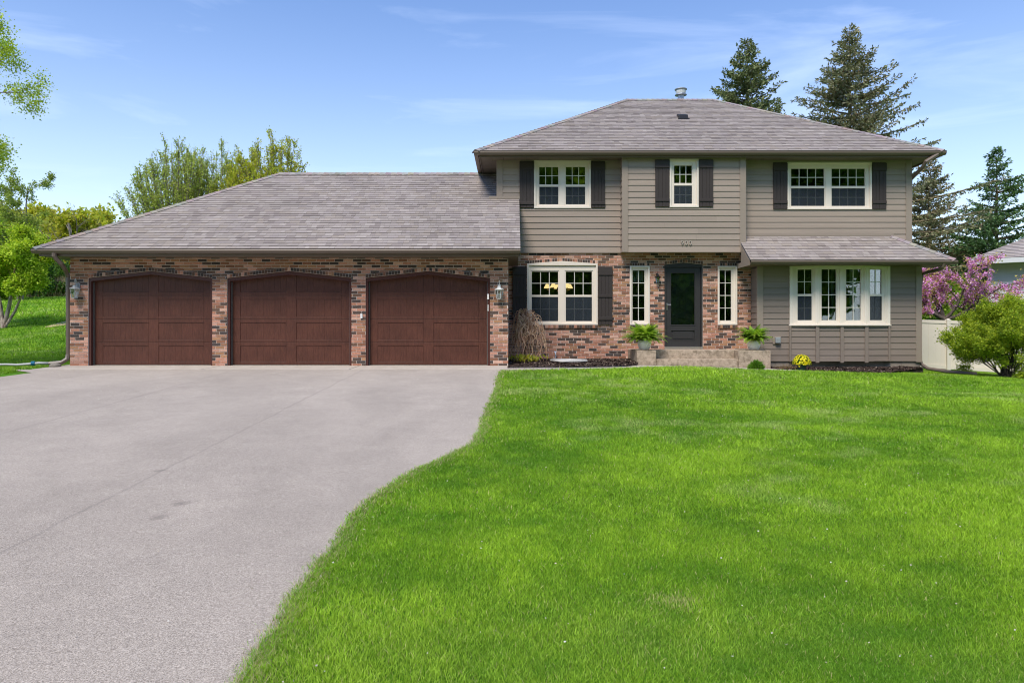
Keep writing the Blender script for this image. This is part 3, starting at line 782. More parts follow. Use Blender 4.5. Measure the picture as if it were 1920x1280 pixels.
# entry door -------------------------------------------------------------
x0, x1, zs, zp = dr['x0'], dr['x1'], dr['zs'], dr['zp']; xc = (x0+x1)/2; y0 = DB+0.03
zb = WZ(651, DB)
d = MB(); a, b = WX(1250, DB), WX(1314.8, DB); za, zt = zb+0.02, WZ(501, DB)
ga, gb, g0, g1 = WX(1259, DB), WX(1303.4, DB), WZ(608.5, DB), WZ(511.5, DB)
p0, p1 = WZ(636.5, DB), WZ(619.5, DB); yd = y0+0.03
d.box(a, ga, yd, yd+0.045, za, zt); d.box(gb, b, yd, yd+0.045, za, zt)
d.box(ga, gb, yd, yd+0.045, g1, zt); d.box(ga, gb, yd, yd+0.045, p1, g0); d.box(ga, gb, yd, yd+0.045, za, p0)
d.box(ga, gb, yd+0.018, yd+0.04, p0, p1); d.box(ga+0.05, gb-0.05, yd+0.006, yd+0.0179, p0+0.03, p1-0.03)
for q in ((ga, gb, g1, g1+0.022), (ga, gb, g0-0.022, g0), (ga-0.022, ga, g0-0.022, g1+0.022), (gb, gb+0.022, g0-0.022, g1+0.022),
          (ga, gb, p1, p1+0.015), (ga, gb, p0-0.015, p0)): d.box(q[0], q[1], yd-0.010, yd-0.0005, q[2], q[3])
ed = d.build('entry_door', M['black'], H, bevel=0.004); ed['label'] = 'black storm door with a tall glass light'
f = MB(); f.box(x0+0.002, a-0.004, y0, y0+0.12, zb, zs-0.001); f.box(b+0.004, x1-0.002, y0, y0+0.12, zb, zs-0.001)
f.polyxz([(x0+0.002, zt+0.004), (x1-0.002, zt+0.004), (x1-0.002, zs), (xc, zp), (x0+0.002, zs)], y0-0.003, y0+0.12)
f.build('door_frame', M['black'], ed, bevel=0.003)
f = MB(); f.box(x0, x1, DB-0.02, DB+0.2, zb-0.045, zb+0.015); f.build('threshold', M['steel'], ed)
f = MB(); f.box(ga, gb, yd+0.02, yd+0.024, g0, g1); f.build('pane', M['glass'], ed)
# inner panelled door seen through the storm glass
f = MB(); f.box(a, b, yd+0.12, yd+0.16, za, zt)
for u, v in ((a+0.14, xc-0.05), (xc+0.05, b-0.14)):
    for w_, q in ((zb+0.25, zb+0.80), (zb+0.92, zb+1.50), (zb+1.60, zb+1.92)): f.box(u, v, yd+0.105, yd+0.1199, w_, q)
f.build('inner_door', paint('dark_inner_door', (0.085, 0.080, 0.078), 0.35, 0.1), ed, bevel=0.008)
f = MB(); hx = WX(1251.5, DB); f.box(hx-0.012, hx+0.012, yd-0.012, yd-0.0005, WZ(581, DB), WZ(568, DB)); f.tube([(hx, yd-0.01, WZ(571, DB)), (hx, yd-0.055, WZ(571, DB)), (hx+0.09, yd-0.055, WZ(571, DB))], 0.009, 8)
f.build('handle', M['steel'], ed, smooth=False)

# roofs ----------------------------------------------------------------
SHC = [(0.290,0.250,0.222), (0.302,0.262,0.234), (0.272,0.234,0.210), (0.320,0.280,0.250), (0.245,0.208,0.188), (0.290,0.250,0.230), (0.288,0.245,0.210)]
def shingles(mb, O, U, Vv, polys, vmax, umin, umax, exp=0.145, t0=0.013):
    """O origin, U/V unit vectors, polys = list of convex CCW (u,v)"""
    N_ = Vector(U).cross(Vector(Vv)).normalized(); O = Vector(O); U = Vector(U); Vv = Vector(Vv)
    v = 0.0; row = 0
    while v < vmax:
        u = umin-R.uniform(0, 0.3)
        while u < umax:
            w = R.choice((0.10, 0.13, 0.16, 0.20, 0.25)); t = R.choice((0.009, 0.009, t0, t0))
            c = R.choice(SHC); k = R.uniform(0.92, 1.08)*(1.0 if t > 0.01 else 0.96); c = tuple(q*k for q in c)
            for pl in polys:
                p = clip_convex([(u, v), (u+w-0.002, v), (u+w-0.002, v+exp), (u, v+exp)], pl)
                if len(p) < 3: continue
                P = [O+U*q[0]+Vv*q[1]+N_*(t*(1-(q[1]-v)/exp)+0.003) for q in p]
                Q = [O+U*q[0]+Vv*q[1]-N_*0.002 for q in p]
                b = len(mb.v); n = len(p); mb.v += [tuple(x) for x in P]+[tuple(x) for x in Q]
                mb.face([b+i for i in range(n)], c)
                for i in range(n):
                    j = (i+1) % n; mb.face((b+j, b+i, b+n+i, b+n+j), tuple(q*0.42 for q in c))  # tab edges coloured darker, painting in the shadow line of each course
            u += w
        v += exp; row += 1
def caps(mb, p0, p1, nrm1, nrm2, step=0.16, w=0.13, off=0.02):
    """hip or ridge caps: folded pieces lying on both planes"""
    p0, p1 = Vector(p0), Vector(p1); d = (p1-p0); L = d.length; d.normalize()
    n1, n2 = Vector(nrm1).normalized(), Vector(nrm2).normalized()
    s1 = d.cross(n1); s1.normalize(); s2 = d.cross(n2); s2.normalize()
    mid = (n1+n2).normalized()
    if s1.dot(n2) > 0: s1 = -s1
    if s2.dot(n1) > 0: s2 = -s2
    k = 0.0
    while k < L:
        a = p0+d*k; b = p0+d*min(k+step*1.05, L); c = R.choice(SHC); c = tuple(q*R.uniform(0.9, 1.1) for q in c)
        za, zb_ = off+0.010, off
        A = [a+s1*w+n1*(za), a+mid*(za*1.25), a+s2*w+n2*za]; B = [b+s1*w+n1*zb_, b+mid*(zb_*1.25), b+s2*w+n2*zb_]
        mb.quad(tuple(A[0]), tuple(A[1]), tuple(B[1]), tuple(B[0]), c); mb.quad(tuple(A[1]), tuple(A[2]), tuple(B[2]), tuple(B[1]), c)
        q = [x-mid*0.03 for x in A]
        mb.quad(tuple(A[0]), tuple(A[1]), tuple(q[1]), tuple(q[0]), tuple(x*0.5 for x in c)); mb.quad(tuple(A[1]), tuple(A[2]), tuple(q[2]), tuple(q[1]), tuple(x*0.5 for x in c))
        mb.quad(tuple(A[0]), tuple(B[0]), tuple(B[0]-n1*0.03), tuple(q[0]), c); mb.quad(tuple(A[2]), tuple(B[2]), tuple(B[2]-n2*0.03), tuple(q[2]), c)
        k += step
P_ = 0.604
def gutter(mb, x0, x1, ye, zt):
    """K style gutter hung on the eave; ye = front lip"""
    h = 0.105
    prof = [(ye, zt), (ye+0.010, zt-0.004), (ye+0.010, zt-0.022), (ye+0.004, zt-0.034), (ye+0.012, zt-0.065), (ye+0.038, zt-h), (ye+0.115, zt-h), (ye+0.115, zt-0.02), (ye+0.110, zt-0.02), (ye+0.110, zt-h+0.006), (ye+0.042, zt-h+0.006), (ye+0.018, zt-0.06), (ye+0.012, zt-0.03), (ye+0.018, zt-0.004)]
    mb.sweepx(prof, x0, x1)
def slabs(mb, faces, t=0.03):
    for f in faces:
        P = [Vector(p) for p in f]; n = (P[1]-P[0]).cross(P[2]-P[0]).normalized()
        if n.z < 0: n = -n
        mb.hull([tuple(p) for p in P], [tuple(p-n*t) for p in P])
# --- main hip roof
EX0, EX1, EY0, EZ = -0.94, 11.03, 18.23, 5.39
half = 4.60; RX0, RX1, RY, RZ = EX0+half, EX1-half, EY0+half, EZ+half*P_
EY1 = RY+half
r = MB(); slabs(r, [[(EX0,EY0,EZ),(EX1,EY0,EZ),(RX1,RY,RZ),(RX0,RY,RZ)], [(EX0,EY1,EZ),(RX0,RY,RZ),(RX1,RY,RZ),(EX1,EY1,EZ)], [(EX0,EY0,EZ),(RX0,RY,RZ),(EX0,EY1,EZ)], [(EX1,EY0,EZ),(EX1,EY1,EZ),(RX1,RY,RZ)]])
SLAB = M['darkroof']
rf = r.build('roof', SLAB, H); rf['label'] = 'upper hipped roof of mixed grey brown shingles'
cs = math.hypot(1, P_); Vf = (0, 1/cs, P_/cs)
s = MB(); s.col = SHC[0]
L = EX1-EX0; vm = half*cs
shingles(s, (EX0, EY0-0.02, EZ-0.012), (1,0,0), Vf, [[(0,0),(L,0),(L-half,vm),(half,vm)]], vm, 0, L)
shingles(s, (EX1+0.02, EY0, EZ-0.012), (0,1,0), (-1/cs, 0, P_/cs), [[(0,0),(2*half,0),(half,vm)]], vm, 0, 2*half)
shingles(s, (EX0-0.02, EY1, EZ-0.012), (0,-1,0), (1/cs, 0, P_/cs), [[(0,0),(2*half,0),(half,vm)]], vm, 0, 2*half)
s.build('shingle', M['shingle'], rf)
nF, nL, nR, nB = (0,-P_,1), (-P_,0,1), (P_,0,1), (0,P_,1)
c = MB(); c.col = SHC[0]
caps(c, (EX0,EY0,EZ), (RX0,RY,RZ), nF, nL); caps(c, (EX1,EY0,EZ), (RX1,RY,RZ), nF, nR); caps(c, (RX0,RY,RZ), (RX1,RY,RZ), nF, nB, off=0.024)
c.build('ridge_cap', M['shingle'], rf)
def eave(x0, x1, ye, ztop, zfb, zsof, ywall, left, right, yback, side_in=0.0):
    """fascia + soffit of a front eave and its returns"""
    f = MB(); yf = ye+0.115
    fx0, fx1 = x0+(0.10 if left else 0.04), x1-(0.10 if right else 0.04)
    f.box(fx0, fx1, yf, yf+0.022, zfb, ztop-0.012)
    if left: f.box(fx0, fx0+0.022, yf+0.023, yback, zfb, ztop-0.012)
    if right: f.box(fx1-0.022, fx1, yf+0.023, yback, zfb, ztop-0.012)
    f.build('fascia', M['metal_trim'], H, bevel=0.002)
    s = MB(); x = fx0+0.024
    while x < fx1-0.03:
        w = min(0.30, fx1-0.024-x); s.box(x, x+w-0.008, yf+0.023, ywall, zsof, zsof+0.012)
        s.box(x+0.14, x+0.148, yf+0.03, ywall-0.01, zsof-0.003, zsof-0.0002); x += 0.30
    if left or right:
        y = ywall+0.002
        while y < yback-0.3:
            if left: s.box(fx0+0.024, left, y, y+0.292, zsof, zsof+0.012)
            if right: s.box(right, fx1-0.024, y, y+0.292, zsof, zsof+0.012)
            y += 0.30
    s.build('soffit', M['soffit'], H)
eave(EX0, EX1, EY0-0.06, EZ, 5.232, 5.262, DS+0.05, -0.399, 10.478, EY1)
gmb = MB(); gutter(gmb, EX0-0.03, EX1+0.03, EY0-0.06, EZ-0.004); gmb.build('gutter', M['metal_trim'], H)
m = MB(); m.box(EX0-0.03, EX0+0.08, EY0+0.06, EY1, EZ-0.11, EZ-0.012); m.build('gutter', M['metal_trim'], H, bevel=0.01); m = MB(); m.box(EX1-0.08, EX1+0.03, EY0+0.06, EY1, EZ-0.11, EZ-0.012); m.build('gutter', M['metal_trim'], H, bevel=0.01)
# flue and vent
fx, fy = WX(1276.5, 23.0), 23.0
m = MB(); m.lathe([(0.10, -0.4), (0.10, 0.27)], (fx, fy, RZ), 20)
m.lathe([(0.105, 0.18), (0.19, 0.20), (0.185, 0.225), (0.12, 0.245)], (fx, fy, RZ), 20)
m.lathe([(0.19, 0.37), (0.20, 0.385), (0.19, 0.40), (0.0001, 0.425)], (fx, fy, RZ), 20); m.build('chimney_flue', M['galv'], rf, smooth=False)
m = MB(); m.lathe([(0.15, 0.25), (0.165, 0.31), (0.15, 0.372)], (fx, fy, RZ), 20); m.build('flue_cap', M['whitemetal'], rf)
vy = 20.95; vx = WX(1279.5, vy); vz = EZ+(vy-EY0)*P_
m = MB(); m.hull([(vx-0.13,vy-0.16,vz-0.06),(vx+0.13,vy-0.16,vz-0.06),(vx+0.13,vy-0.14,vz+0.055),(vx-0.13,vy-0.14,vz+0.055)], [(vx-0.13,vy+0.2,vz+0.10),(vx+0.13,vy+0.2,vz+0.10),(vx+0.13,vy+0.16,vz+0.16),(vx-0.13,vy+0.16,vz+0.16)])
m.box(vx-0.17, vx+0.17, vy-0.18, vy-0.165, vz-0.09, vz-0.06); m.build('roof_vent', M['blackmetal'], rf, bevel=0.008)
# --- garage roof
AX0, AX1, AY0, AZ = -10.846, 0.19, 16.185, 1.872+0.80-0.80
AZ = WZ(466, AY0)
AP = 0.622; h2 = 4.21; A_RX, A_RY, A_RZ = AX0+h2, AY0+h2, AZ+h2*AP
yw = DS-0.03; zw = AZ+(yw-AY0)*AP
r = MB(); slabs(r, [[(AX0,AY0,AZ),(AX1,AY0,AZ),(AX1,yw,zw),(AX0+(yw-AY0),yw,zw)], [(AX0+(yw-AY0),yw,zw),(-0.405,yw,zw),(-0.405,A_RY,A_RZ),(A_RX,A_RY,A_RZ)],
     [(AX0,AY0,AZ),(A_RX,A_RY,A_RZ),(AX0,AY0+2*h2,AZ)], [(AX0,AY0+2*h2,AZ),(A_RX,A_RY,A_RZ),(-0.405,A_RY,A_RZ),(-0.405,AY0+2*h2,AZ)]])
rg_ = r.build('roof', SLAB, H); rg_['label'] = 'long garage roof of mixed grey brown shingles'
cs2 = math.hypot(1, AP); s = MB(); s.col = SHC[0]; vs = (yw-AY0)*cs2; vm = h2*cs2
shingles(s, (AX0, AY0-0.02, AZ-0.012), (1,0,0), (0,1/cs2,AP/cs2), [[(0,0),(AX1-AX0,0),(AX1-AX0,vs),(yw-AY0,vs)], [(yw-AY0,vs),(-0.405-AX0,vs),(-0.405-AX0,vm),(h2,vm)]], vm, 0, AX1-AX0)
shingles(s, (AX0-0.02, AY0+2*h2, AZ-0.012), (0,-1,0), (1/cs2, 0, AP/cs2), [[(0,0),(2*h2,0),(h2,vm)]], vm, 0, 2*h2)
s.build('shingle', M['shingle'], rg_)
c = MB(); c.col = SHC[0]; caps(c, (AX0,AY0,AZ), (A_RX,A_RY,A_RZ), (0,-AP,1), (-AP,0,1)); caps(c, (A_RX,A_RY,A_RZ), (-0.41,A_RY,A_RZ), (0,-AP,1), (0,AP,1), off=0.024)
c.build('ridge_cap', M['shingle'], rg_)
eave(AX0, AX1, AY0-0.06, AZ, WZ(479.5, AY0), 2.50, DG, GX0, None, AY0+2*h2)
# close the right end of the garage roof (rake board)
m = MB(); m.hull([(AX1-0.035,AY0+0.12,AZ-0.16),(AX1-0.035,AY0+0.12,AZ-0.02),(AX1-0.035,yw,zw-0.035),(AX1-0.035,yw,zw-0.20)], [(AX1-0.008,AY0+0.12,AZ-0.16),(AX1-0.008,AY0+0.12,AZ-0.02),(AX1-0.008,yw,zw-0.035),(AX1-0.008,yw,zw-0.20)])
m.box(GX1+0.002, AX1-0.04, AY0+0.14, yw-0.005, 2.49, 2.502)
m.build('rake_board', M['metal_trim'], H)
m = MB(); m.box(-0.60, AX1+0.01, yw-0.012, yw-0.001, zw+0.01, zw+0.085); m.build('flashing', M['trim'], H)
gmb = MB(); gutter(gmb, AX0-0.02, AX1+0.0, AY0-0.06, AZ-0.004); gmb.build('gutter', M['metal_trim'], H)
m = MB(); m.box(AX0-0.02, AX0+0.08, AY0+0.06, AY0+2*h2, AZ-0.11, AZ-0.012); m.build('gutter', M['metal_trim'], H, bevel=0.01)
# --- lower roof over the bay
BXa, BXb, BYe = 5.90, 10.98, 17.685; BZ = WZ(487, BYe); by1 = DS-0.03; run = by1-BYe; BP = 0.69; bz1 = BZ+run*BP
r = MB(); slabs(r, [[(BXa,BYe,BZ),(BXb,BYe,BZ),(BXb-run,by1,bz1),(BXa,by1,bz1)], [(BXb,BYe,BZ),(BXb,by1,BZ),(BXb-run,by1,bz1)]])
rb = r.build('roof', SLAB, H); rb['label'] = 'low shingled roof over the bow window'
cs3 = math.hypot(1, BP); s = MB(); s.col = SHC[0]; vm = run*cs3; L = BXb-BXa
shingles(s, (BXa, BYe-0.02, BZ-0.012), (1,0,0), (0,1/cs3,BP/cs3), [[(0,0),(L,0),(L-run,vm),(0,vm)]], vm, 0, L)
shingles(s, (BXb+0.02, BYe, BZ-0.012), (0,1,0), (-1/cs3,0,BP/cs3), [[(0,0),(run,0),(run,vm)]], vm, 0, run)
s.build('shingle', M['shingle'], rb)
c = MB(); c.col = SHC[0]; caps(c, (BXb,BYe,BZ), (BXb-run,by1,bz1), (0,-BP,1), (BP,0,1)); c.build('ridge_cap', M['shingle'], rb)
m = MB(); m.box(6.04, BXb-run+0.05, by1-0.012, by1-0.001, bz1+0.005, bz1+0.07); m.build('flashing', M['trim'], H)
zfb = WZ(495, BYe)
f = MB(); yf = BYe+0.055
f.box(BXa+0.02, BXb-0.10, yf, yf+0.022, zfb-0.01, BZ-0.012); f.box(BXb-0.122, BXb-0.10, yf+0.023, by1, zfb-0.01, BZ-0.012)
f.build('fascia', M['metal_trim'], H, bevel=0.002)
# boxed left end
m = MB(); m.hull([(BXa+0.0,BYe+0.08,zfb-0.02),(BXa+0.0,BYe+0.08,BZ-0.01),(BXa+0.0,DM-0.03,BZ+(DM-0.03-BYe)*BP-0.04),(BXa+0.0,DM-0.03,BZ+0.0),(BXa+0.0,DB-0.01,BZ),(BXa,DB-0.01,zfb-0.02)],
            [(BXa+0.019,BYe+0.08,zfb-0.02),(BXa+0.019,BYe+0.08,BZ-0.01),(BXa+0.019,DM-0.03,BZ+(DM-0.03-BYe)*BP-0.04),(BXa+0.019,DM-0.03,BZ),(BXa+0.019,DB-0.01,BZ),(BXa+0.019,DB-0.01,zfb-0.02)])
m.build('rake_board', M['trim'], H)
s = MB(); s.box(BXa+0.02, BXb-0.123, yf+0.023, DY-0.03, zfb+0.0, zfb+0.012); s.box(BXa+0.02, BX0-0.006, DY-0.029, DB-0.012, zfb, zfb+0.012); s.box(BX1+0.01, BXb-0.123, DY-0.029, by1, zfb, zfb+0.012)
s.build('soffit', M['soffit'], H)
gmb = MB(); gutter(gmb, BXa+0.0, BXb+0.03, BYe-0.06, BZ-0.004); gmb.build('gutter', M['metal_trim'], H)

# downspouts -----------------------------------------------------------
def rtube(mb, pts, r=0.042):
    mb.tube(pts, r*1.2, 4, twist=math.pi/4, flat=0.8)
m = MB(); yg = AY0; 
m.tube([(WX(102, yg), yg-0.005, AZ-0.10), (WX(102, yg), yg-0.005, AZ-0.17), (WX(104, yg), yg+0.03, AZ-0.24), (WX(109, yg), yg+0.10, AZ-0.33), (WX(119, 16.4), 16.42, WZ(502, 16.4)), (-10.40, 16.68, WZ(510, 16.6)), (-10.405, 16.76, WZ(520, 16.7)), (-10.405, 16.76, 0.25), (-10.41, 16.72, 0.14), (-10.50, 16.66, 0.06), (-10.75, 16.60, 0.035)], 0.052, 8)
m.build('downspout', M['metal_trim'], H, smooth=False)
m = MB(); m.tube([(10.86, EY0, EZ-0.09), (WX(1737, 18.2), EY0+0.0, WZ(303, 18.2)), (WX(1733, 18.3), 18.34, WZ(312, 18.3)), (WX(1714, 18.7), 18.72, WZ(330, 18.7)), (10.535, 18.90, WZ(338, 18.9)), (10.54, 18.95, 2.6)], 0.05, 8)
m.build('downspout', M['metal_trim'], H)
m = MB(); m.tube([(WX(1770, BYe), BYe+0.0, BZ-0.09), (WX(1769, BYe), BYe+0.03, WZ(500, BYe)), (WX(1762, 17.8), 17.80, WZ(505, 17.8)), (WX(1745, 18.1), 18.15, WZ(509, 18.1)), (10.54, 18.38, WZ(514, 18.4)), (10.535, 18.45, 1.9), (10.535, 18.45, 0.05), (10.54, 18.40, -0.06), (10.62, 18.25, -0.16), (10.9, 17.9, -0.22), (11.35, 17.45, -0.245)], 0.045, 8)
m.build('downspout', M['metal_trim'], H)
# left roll-out hose of the downspout
m = MB(); pts = []
for i in range(12):
    t = i/11; x = -10.75-t*2.2; y = 16.60-t*0.75; pts.append((x, y, 0.045+float(gz(x, y))*t+0.012*math.sin(i*1.7)))
m.tube(pts, [0.045-0.02*i/11 for i in range(12)], 8, flat=0.7)
de = m.build('downspout_extension', M['hose'], smooth=True, origin=(-10.75, 16.6, 0)); tag(de, 'pale flexible drain hose on the grass left of the garage', 'drain hose')
m = MB(); m.tube([(-11.02, 16.51, 0.047), (-11.09, 16.485, 0.045)], 0.055, 10); m.build('cuff', M['blue'], de, origin=(-10.75, 16.6, 0))
m = MB(); m.ball((-10.47, 16.38, 0.0), 0.12, 8, sz=0.55, jit=0.06); o = m.build('rock', M['rock'], smooth=True, origin=(-10.47, 16.38, 0)); tag(o, 'small rounded grey stone at the left garage corner', 'rock')

# house number
cu = bpy.data.curves.new('num', 'FONT'); cu.body = '900'; cu.size = 0.165; cu.extrude = 0.008; cu.space_character = 1.25; cu.align_x = 'CENTER'
to = bpy.data.objects.new('num', cu); COL.objects.link(to)
me = bpy.data.meshes.new_from_object(to.evaluated_get(bpy.context.evaluated_depsgraph_get())); bpy.data.objects.remove(to)
me.materials.clear(); me.materials.append(paint('number_paint', (0.42, 0.36, 0.29), 0.4, 0.05))
ho = bpy.data.objects.new('house_number', me); COL.objects.link(ho); ho.parent = H
ho.location = (WX(1286.3, DM), DM-0.028-20, WZ(459.5, DM)); ho.rotation_euler = (math.pi/2, 0, 0); ho['label'] = 'house number 900 over the front door'
# outlet, spigot
m = MB(); a, b = WX(1448.5, DY), WX(1463.5, DY); m.box(a, b, DY-0.035, DY-0.0, WZ(645, DY), WZ(630.5, DY)); m.build('outlet_plate', M['trim'], H, bevel=0.005)
m = MB(); m.box(a+0.045, b-0.03, DY-0.10, DY-0.036, WZ(643, DY), WZ(632, DY)); m.build('outlet_cover', M['greymetal'], H, bevel=0.012)
sx = WX(1041, DB); m = MB(); m.tube([(sx, DB, WZ(661, DB)), (sx, DB-0.09, WZ(661, DB)), (sx, DB-0.11, WZ(664, DB)), (sx, DB-0.11, WZ(672, DB))], 0.016, 8); m.tube([(sx-0.035, DB-0.07, WZ(659.5, DB)), (sx+0.035, DB-0.07, WZ(659.5, DB))], 0.018, 8); m.tube([(sx, DB-0.07, WZ(661, DB)), (sx, DB-0.07, WZ(658.5, DB))], 0.012, 6)
m.box(sx-0.02, sx+0.02, DB-0.12, DB-0.07, 0.03, WZ(671, DB)); m.build('hose_spigot', M['galv'], H)

# chandelier seen through the dining window
ch = thing('chandelier', 'lit brass chandelier with small shades behind the brick wall window', 'chandelier', (WX(1048, 20.4), 20.4, 2.75))
m = MB(); cx, cy = WX(1048, 20.4), 20.4; m.tube([(cx, cy, 2.77), (cx, cy, 2.05)], 0.012, 6); m.ball((cx, cy, 2.0), 0.06, 6)
for k in range(5):
    t = 2*math.pi*k/5+0.4; ax, ay = cx+0.34*math.cos(t), cy+0.34*math.sin(t)
    m.tube([(cx, cy, 2.0), ((cx+ax)/2, (cy+ay)/2, 1.93), (ax, ay, 1.98), (ax, ay, 2.03)], 0.010, 6)
    l = MB(); l.lathe([(0.095, 0.0), (0.085, 0.03), (0.035, 0.12)], (ax, ay, 2.02), 12); l.build('lamp_shade', M['lampshade'], ch)
m.build('arm', paint('brass', (0.35, 0.22, 0.08), 0.3, 0.1, metal=0.8), ch)

# lanterns ---------------------------------------------------------------
def lantern(px, py0, py1, D, mat, label, s=1.0, tilt=0.0, back='top'):
    x, z0, z1 = WX(px, D-0.12), WZ(py1, D-0.12), WZ(py0, D-0.12)
    t = thing('wall_lantern', label, 'wall lamp', (x, D, z0)); h = (z1-z0)
    yc = D-0.13*s
    m = MB(); bz = z0+h*0.62
    m.box(x-0.045*s, x+0.045*s, D-0.022, D-0.003, bz-0.06*s, bz+0.10*s); m.tube([(x, D-0.02, bz), (x, D-0.05, bz+0.10*s), (x, yc, bz+0.20*s), (x, yc, bz+0.08*s)], 0.009*s, 6)
    m.build('bracket', mat, t, bevel=0.003)
    m = MB(); r = 0.105*s*1.25
    m.lathe([(0.015*s, h*0.74), (0.05*s, h*0.70), (0.055*s, h*0.63), (r, h*0.54), (r*0.98, h*0.515), (r*0.55, h*0.515)], (x, yc, z0), 6, sq=False)
    m.lathe([(0.006, h*0.74), (0.018*s, h*0.76), (0.005, h*0.80)], (x, yc, z0), 8)
    m.build('cap', mat, t)
    m = MB(); g = MB(); rb, rt = 0.062*s, 0.105*s; n = 6
    for k in range(n):
        a = 2*math.pi*k/n; a2 = 2*math.pi*(k+1)/n
        p = (x+rb*math.cos(a), yc+rb*math.sin(a), z0+h*0.03); q = (x+rt*math.cos(a), yc+rt*math.sin(a), z0+h*0.515)
        p2 = (x+rb*math.cos(a2), yc+rb*math.sin(a2), z0+h*0.03); q2 = (x+rt*math.cos(a2), yc+rt*math.sin(a2), z0+h*0.515)
        m.tube([p, q], 0.007*s, 4); m.tube([p, p2], 0.008*s, 4); m.tube([q, q2], 0.008*s, 4); g.quad(p, p2, q2, q)
    m.lathe([(0.02*s, 0.0), (rb*0.95, h*0.03), (rb*0.5, h*0.045)], (x, yc, z0), 6)
    m.build('cage', mat, t); g.build('glass', M['lampglass'], t)
    m = MB(); m.tube([(x, yc, z0+h*0.04), (x, yc, z0+h*0.16)], 0.014*s, 8); m.build('socket', M['ceramic'], t)
    m = MB(); m.ball((x, yc, z0+h*0.27), 0.03*s, 6, sz=1.5); m.build('bulb', M['ceramic'], t, smooth=True)
    t.rotation_euler = (0, tilt, 0)
    return t
lantern(140, 525, 560, DG, M['greymetal'], 'weathered grey lantern tilted on the left garage pier', 1.0, 0.05)
lantern(936, 527, 561, DG, M['whitemetal'], 'pale lantern on the brick pier right of the garage doors', 0.85)
lantern(1234, 508, 531, DB, M['blackmetal'], 'small black lantern on the brick beside the front door', 0.62)

# porch steps ------------------------------------------------------------
ps = thing('porch_steps', 'weathered concrete entry steps with a block at each end', 'steps', (4.6, 17.4, -0.1))
m = MB(); m.box(3.04, 3.51, 17.40, DB-0.001, -0.4, 0.325); m.build('left_block', M['oldconcrete'], ps, bevel=0.012)
m = MB(); m.box(5.52, 6.30, 17.40, DY-0.03, -0.4, 0.323); m.box(5.52, 6.268, DY-0.031, DB-0.001, -0.4, 0.322); m.build('right_block', M['oldconcrete'], ps, bevel=0.012)
m = MB(); m.box(3.513, 5.517, 17.74, DB-0.001, -0.4, 0.318); m.box(3.513, 5.517, 17.43, 17.739, -0.4, 0.108); m.build('tread', M['oldconcrete'], ps, bevel=0.014)
for q in list(bpy.data.objects):
    if q.name in ('left_block', 'right_block'): q.name = 'block'

# hose coil --------------------------------------------------------------
m = MB(); pts = []
for i in range(260):
    t = i/260*2*math.pi*7; r = 0.22+0.23*(i/260)+0.02*math.sin(t*1.3)
    pts.append((1.40+r*1.05*math.cos(t)+0.03*math.sin(t*0.37), 17.62+r*math.sin(t)*0.85, float(bedz(1.4, 17.6))+0.035+0.035*abs(math.sin(i*0.05))+0.01*math.sin(t*0.5)))
pts += [(0.95, 17.9, 0.07), (1.1, 18.3, 0.09), (sx, DB-0.12, 0.10)]
m.tube(pts, 0.011, 6); o = m.build('garden_hose', M['hose'], smooth=True, origin=(1.4, 17.62, 0)); tag(o, 'pale grey garden hose coiled on the mulch bed', 'garden hose')
m = MB(); m.tube([(-0.05, 16.00, -0.03), (1.2, 16.13, -0.035), (2.6, 16.58, -0.03), (3.0, 17.25, -0.03)], 0.022, 6); o = m.build('bed_edging', M['blackmetal'], origin=(1.2, 16.1, -0.05)); tag(o, 'black plastic edging strip along the mulch bed', 'edging')

# ------------------------------------------------------------------ PLANTS
def leaf_quads(P, D, size, width, rng, jitter=0.6, base=True):
    """P (n,3) positions, D (n,3) directions; rhombus leaves; returns (n*4,3)"""
    n = len(P); D = D+rng.normal(0, jitter, (n, 3)); D /= np.linalg.norm(D, axis=1)[:, None]+1e-9
    A = rng.normal(0, 1, (n, 3)); S_ = np.cross(D, A); S_ /= np.linalg.norm(S_, axis=1)[:, None]+1e-9
    l = (np.asarray(size)*rng.uniform(0.65, 1.25, n))[:, None]; w = l*width
    a = P; b = P+D*l*0.45+S_*w*0.5; c = P+D*l; d = P+D*l*0.45-S_*w*0.5
    return np.stack([a, b, c, d], 1).reshape(-1, 3)
def colmix(n, cols, rng, var=0.15):
    cols = np.array(cols); i = rng.integers(0, len(cols), n); c = cols[i]
    return c*rng.uniform(1-var, 1+var, (n, 1))
def v3(*a): return np.array(a, dtype=float)
